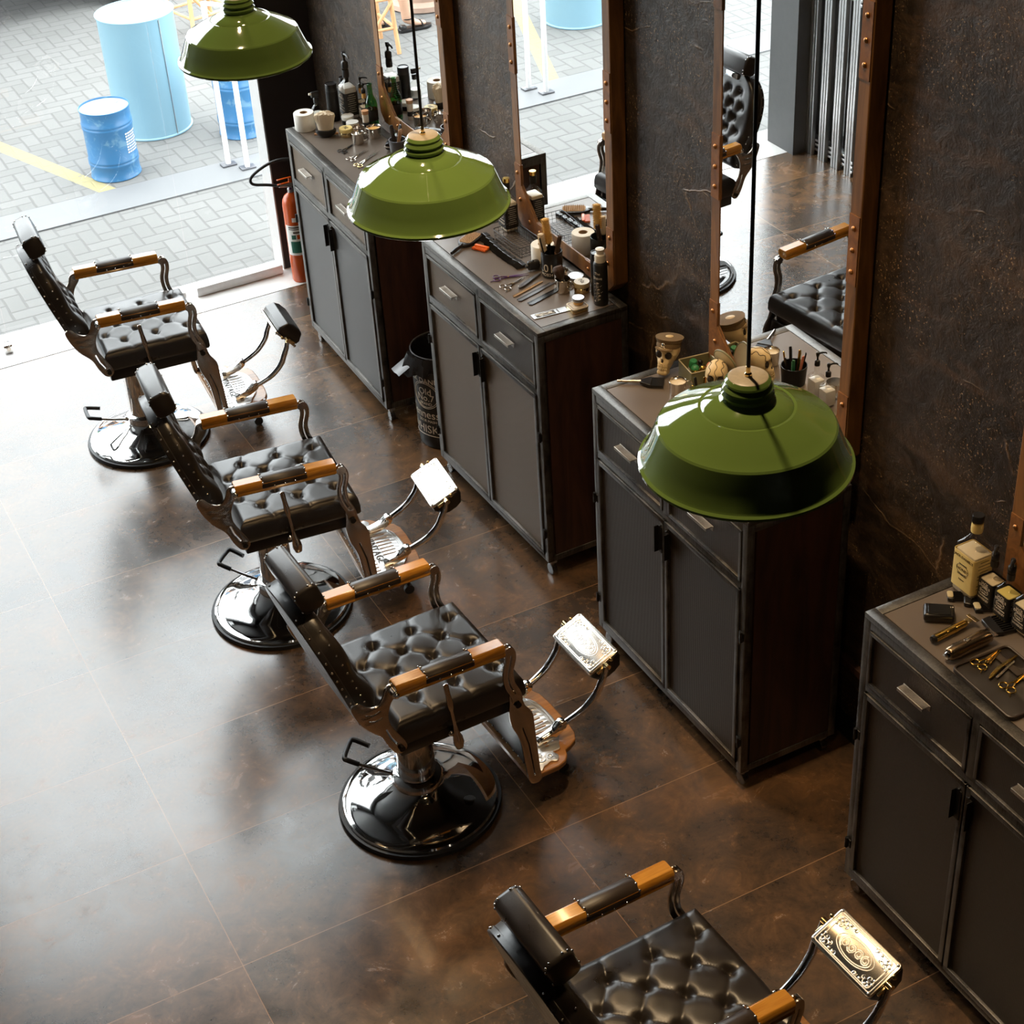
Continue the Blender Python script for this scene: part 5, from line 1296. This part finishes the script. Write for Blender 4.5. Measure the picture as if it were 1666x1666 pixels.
wb = lambda v: ((br_*(.965+.035*max(0, v.y-.04)/.36)+.0008+v.z)*math.cos(ab+v.x/br_), (br_*(.965+.035*max(0, v.y-.04)/.36)+.0008+v.z)*math.sin(ab+v.x/br_), v.y)
m_ = MB()
for body, size, zz in (("JACK DANIEL'S", .038, .385), ('Old', .050, .325), ('No.7', .050, .290), ('BRAND', .022, .258), ('Tennessee', .062, .195), ('SOUR MASH', .020, .158), ('WHISKEY', .062, .110)):
    m_.text(body, size, .0008, None, f=lambda v, zz=zz: wb(Vector((v.x, v.y+zz, v.z))))
part('lettering', m_, 'print_white', bn)
for q in (.070, .078): part('ring_print', MB().tube([wb(Vector((q*math.cos(a), .305+q*.95*math.sin(a), 0))) for a in [2*PI*i/36 for i in range(36)]], .0013, 5, None, True), 'print_white', bn)
part('underline', MB().tube([wb(Vector((-.14+.28*i/20, .065+.012*math.sin(i/20*PI), 0))) for i in range(21)], .0014, 5), 'print_white', bn)

rk = thing('folding_rack', 'stack of folded aluminium rails against the left wall, seen in the skull mirror', 'folded rack', (-3.215, 4.50, 0))
for i, y in enumerate((.23, .09, -.05, -.19)):
    for j, x in enumerate((.085, -.06)):
        pm = MB()
        for d in (-.026, 0, .026): pm.box((x, y+d, 1.25), (.030, .020, 2.5), .003)
        part('upright', pm, 'aluminium', rk)
for z in (.07, 1.12, 2.2):
    rm_ = MB()
    for d in (-.03, 0, .03): rm_.box((.045, .02, z+d), (.055, .50, .018), .003).box((.01, -.235, z+d), (.19, .02, .018), .003)
    part('cross_rail', rm_, 'aluminium', rk)

# ---------------------------------------------------------------- outside
def drum(label, loc, r, h, mat, ribs=True, rz=0, txt=False, lid='drum_lid'):
    t = thing('steel_drum', label, 'drum', (*loc, -.01), rz)
    prof = [(.001, 0), (r*.96, 0), (r*1.02, .004), (r*1.02, .012), (r*.99, .018)]
    if ribs:
        for zc in (h*.22, h*.27, h*.74, h*.79): prof += [(r*.99, zc-.016), (r*1.02, zc-.005), (r*1.02, zc+.005), (r*.99, zc+.016)]
    prof += [(r*.99, h-.020), (r*1.02, h-.010), (r*1.025, h), (r*.99, h+.001), (r*.98, h-.012)]
    part('shell', MB().lathe(prof, 64, None, False), mat, t); part('lid', MB().lathe([(r*.985, h-.010), (.001, h-.010)], 48, None, False), lid, t)
    if ribs: part('bung', MB().cyl((r*.65, 0, h-.010), (r*.65, 0, h-.002), r*.10, 14), 'tin_grey', t)
    if txt:
        m = MB(); a_ = PI*1.62
        for k in range(8):
            for q in range(5 if k % 3 else 6):
                a1 = a_-.34+.125*q; zz = h*.64-.018*k
                m.add([(r*1.003*math.cos(a), r*1.003*math.sin(a), z_) for a in (a1, a1+.09) for z_ in (zz, zz+.010)], [(0, 2, 3, 1)])
        part('print', m, 'label_white', t)
    return t
M['drum_lid'] = simple('pale_drum_lid', (.42, .44, .46), .4)
M['cyl_lid'] = simple('white_lid', (.75, .77, .78), .5)
drum('small dark blue ribbed drum standing outside in front of the pale cylinder', (-.660, 7.060), .163, .47, 'drum_blue', True, .4, True)
drum('blue ribbed drum outside, glimpsed past the white posts', (.315, 7.240), .165, .47, 'drum_blue', True, 0)
bc = drum('large smooth pale blue cylinder outside behind the small drum', (-.185, 7.690), .262, .83, 'cylinder_blue', False, lid='cyl_lid')
part('seam', MB().tube([(.264*math.cos(5.05), .264*math.sin(5.05), .01), (.264*math.cos(5.05), .264*math.sin(5.05), .82)], .003, 6), 'tin_grey', bc)
drum('large smooth pale blue cylinder outside, seen only in a mirror', (-3.30, 7.85), .262, .83, 'cylinder_blue', False, lid='cyl_lid')
def post_pair(label, p0, p1):
    t = thing('white_rail_post', label, 'railing', (0, 0, 0))
    for p in (p0, p1):
        po = part('post', MB().box((*p, .55), (.030, .030, 1.1), .004), 'white_metal', t); part('foot_plate', MB().box((*p, .006), (.10, .07, .010), .002), 'grey_plastic', po)
    part('top_rail', MB().cyl((*p0, 1.09), (*p1, 1.09), .014, 12), 'white_metal', t); part('mid_rail', MB().cyl((*p0, .80), (*p1, .80), .010, 12), 'white_metal', t)
post_pair('white metal rail posts on the kerb strip beside the far lamp', (.100, 6.600), (.010, 6.720))
post_pair('white metal rail posts on the kerb strip, seen in the middle mirror', (-2.325, 6.60), (-2.26, 6.74))
def stool(label, loc, rz, hs=.74):
    t = thing('wooden_stool', label, 'stool', (*loc, -.01), rz, None)
    w0, w1 = .20, .155
    for sx in (-1, 1):
        for sy in (-1, 1): part('leg', MB().tube([(sx*w0, sy*w0, .0), (sx*w1, sy*w1, hs)], .018, 8), 'stool_wood', t)
    for z in (.20, .42):
        w_ = w0+(w1-w0)*z/hs
        part('rung', MB().cyl((-w_, -w_, z), (w_, -w_, z), .013, 10).cyl((-w_, w_, z), (w_, w_, z), .013, 10), 'stool_wood', t) if False else None
        for a, b_ in (((-w_, -w_), (w_, -w_)), ((-w_, w_), (w_, w_)), ((-w_, -w_), (-w_, w_)), ((w_, -w_), (w_, w_))): part('rung', MB().cyl((*a, z), (*b_, z), .012, 10), 'stool_wood', t)
    part('brace', MB().tube([(-.18, -.19, .40), (.10, -.18, .05)], .014, 8), 'stool_wood', t)
    part('seat', MB().box((0, 0, hs+.012), (.38, .38, .03), .008), 'stool_wood', t)
    return t
stool('pale wooden stool outside behind the far lamp, cut by the top edge', (.775, 9.36), rad(12))
stool('pale wooden stool outside in front of the person, seen in the far mirror', (-1.63, 8.20), rad(4))
pt = lathe_thing('planter', 'round beige planter outside beside the person, seen in the far mirror', 'planter', (-2.48, 8.95), [('pot', [(.001, 0), (.27, 0), (.29, .01), (.29, .05), (.27, .07), (.25, .08), (.30, .42), (.31, .44), (.28, .44), (.25, .36)], 'clay'), ('soil', [(.001, .37), (.26, .37)], 'card_tube')], z=-.01)
part('shrub', MB().ball((0, 0, .58), .24, 12, 8, (1, 1, .9)), 'toy_green', pt)
tag(part('fallen_leaf', MB().grid(lambda u, v: (.09*(u-.5), .035*(v-.5)*math.sin(PI*min(1, max(0, u*.94+.03))), .006+.006*math.cos(6*(u-.5))), 9, 5), 'leaf_red', None, (-1.30, 9.06, -.008), (0, 0, .5)), 'reddish fallen leaf on the pavers at the left edge', 'leaf')

# unseen car, added beyond the frame to shade the top left pavers
vh = thing('shade_car', 'unseen dark vehicle added outside to shade the top left corner', 'car', (-.95, 11.28, -.01), rad(6))
body = smooth_loop([(-2.2, .42), (-2.2, .85), (-2.0, 1.0), (-1.2, 1.08), (-.7, 1.55), (.9, 1.58), (1.6, 1.12), (2.2, 1.0), (2.25, .45)], 3)
part('car_body', MB().prism(body, -.88, .88, XZ), 'car_paint', vh, bevel=.04)
for x in (-1.35, 1.4):
    for y in (-.80, .80): part('wheel', MB().cyl((x, y-.1, .34), (x, y+.1, .34), .34, 28), 'black_rubber', vh)
for y in (-.885, .885): part('side_window', MB().box((0, y, 1.30), (1.5, .01, .34), .004), 'dark_socket', vh)

# person standing outside, seen below the knee in the far mirror
def skin_obj(name, nodes, links, mat, parent, root=0, sub=2):
    me = bpy.data.meshes.new(name); me.from_pydata([n_[0] for n_ in nodes], links, []); o = bpy.data.objects.new(name, me); C.objects.link(o)
    o.parent = parent
    s_ = o.modifiers.new('skin', 'SKIN'); 
    for i, n_ in enumerate(nodes):
        r_ = n_[1] if isinstance(n_[1], tuple) else (n_[1], n_[1]); me.skin_vertices[0].data[i].radius = r_; me.skin_vertices[0].data[i].use_root = (i == root)
    s_.use_smooth_shade = True; sb_ = o.modifiers.new('sub', 'SUBSURF'); sb_.levels = sub; sb_.render_levels = sub
    me.materials.append(M[mat]); return o
pn = thing('person', 'person outside in cropped jeans and dark sandals, lower legs seen in the far mirror', 'person', (-1.97, 8.50, -.01), rad(180))
# the figure faces +x locally; feet stepping apart
N, Lk = [], []
def nd(p, r, link=None):
    N.append((p, r)); i = len(N)-1
    if link is not None: Lk.append((link, i))
    return i
pel = nd((0, 0, .92), (.13, .105)); wa = nd((0, 0, 1.06), (.115, .085), pel); ch_ = nd((.0, 0, 1.24), (.135, .095), wa); up = nd((-.01, 0, 1.36), (.12, .075), ch_)
nk = nd((.0, 0, 1.43), .045, up); hd0 = nd((.012, 0, 1.50), (.062, .068), nk); hd1 = nd((.018, 0, 1.57), (.074, .088), hd0); hd2 = nd((.010, 0, 1.64), (.060, .072), hd1)
nose = nd((.105, 0, 1.555), .010, hd1)
for s_ in (-1, 1):
    ear = nd((.010, s_*.082, 1.555), .012, hd1)
    sh_ = nd((-.01, s_*.165, 1.35), .048, up); el = nd((-.03+.02*s_, s_*.235, 1.09), .036, sh_); wr_ = nd((.04+.06*s_, s_*.25, .87), .024, el); pm = nd((.055+.07*s_, s_*.25, .80), (.020, .034), wr_)
    for k, (dy, ln) in enumerate(((-.028, .065), (-.010, .078), (.009, .072), (.027, .058))):
        a = nd((.062+.07*s_, s_*.25+dy*.9, .765), .009, pm); b2 = nd((.070+.07*s_, s_*.25+dy, .765-ln*.5), .0085, a); nd((.060+.07*s_, s_*.25+dy, .765-ln), .007, b2)
    th_ = nd((.085+.07*s_, s_*.25-.020, .800), .010, pm); nd((.105+.07*s_, s_*.25-.022, .765), .0085, th_)
    st = .12*s_
    hp_ = nd((.0, s_*.085, .86), .085, pel); kn_ = nd((st*.55+.03, s_*.085, .49), .055, hp_); ca_ = nd((st*.8, s_*.085, .32), .052, kn_); an = nd((st, s_*.085, .095), .033, ca_)
    he = nd((st-.025, s_*.085, .058), .032, an); ml = nd((st+.075, s_*.088, .052), (.034, .024), an); toe = nd((st+.155, s_*.090, .040), (.036, .016), ml)
body_ = skin_obj('body', N, Lk, 'skin', pn)
jn = [((0, 0, .95), (.145, .118)), ((0, 0, .88), (.15, .12))]; jl = [(0, 1)]
for s_ in (-1, 1):
    i = len(jn); st = .12*s_
    jn += [((0, s_*.09, .82), .100), ((st*.3+.02, s_*.088, .65), .083), ((st*.55+.03, s_*.085, .49), .070), ((st*.75+.005, s_*.085, .36), .068), ((st*.8, s_*.085, .33), .069)]
    jl += [(1, i), (i, i+1), (i+1, i+2), (i+2, i+3), (i+3, i+4)]
skin_obj('jeans', jn, jl, 'denim', body_)
tn = [((0, 0, .93), (.150, .120)), ((0, 0, 1.06), (.130, .098)), ((0, 0, 1.24), (.150, .108)), ((-.01, 0, 1.375), (.128, .084))]; tl = [(0, 1), (1, 2), (2, 3)]
for s_ in (-1, 1):
    i = len(tn); tn += [((-.01, s_*.165, 1.35), .060), ((-.018+.007*s_, s_*.20, 1.22), .054)]; tl += [(3, i), (i, i+1)]
skin_obj('shirt', tn, tl, 'shirt', body_)
part('hair', MB().ball((-.012, 0, 1.605), .098, 24, 14, (1, .92, .95)).ball((-.055, 0, 1.50), .070, 16, 10, (.7, .95, 1.5)), 'hair', body_)
fc = MB()
for s_ in (-1, 1): fc.ball((.086, s_*.030, 1.575), .010, 10, 6, (.5, 1, .7))
part('eyes', fc, 'dark_socket', body_); part('mouth', MB().ball((.088, 0, 1.512), .018, 12, 6, (.3, 1, .3)), 'leaf_red', body_)
for s_ in (-1, 1):
    st = .12*s_
    so_ = part('sandal', MB().plate([smooth_loop([(st-.065, s_*.088-.034), (st+.05, s_*.088-.040), (st+.15, s_*.090-.044), (st+.20, s_*.090), (st+.15, s_*.090+.044), (st+.05, s_*.088+.040), (st-.065, s_*.088+.034), (st-.080, s_*.088)], 3)], .026, T_((0, 0, .013)), .003).box((st-.045, s_*.088, .03), (.05, .055, .045), .008), 'black_plastic', body_)
    part('strap', MB().tube([(st+.10+.012*math.cos(a), s_*.088+.040*math.cos(a), .030+.038*math.sin(a)) for a in [PI*i/10 for i in range(11)]], .0065, 8).tube([(st+.0, s_*.085+.040*math.cos(a), .105+.010*math.sin(a)*0) if False else (st+.036*math.cos(a), s_*.085+.040*math.sin(a), .100) for a in [2*PI*i/16 for i in range(16)]], .005, 8, None, True), 'black_plastic', so_)
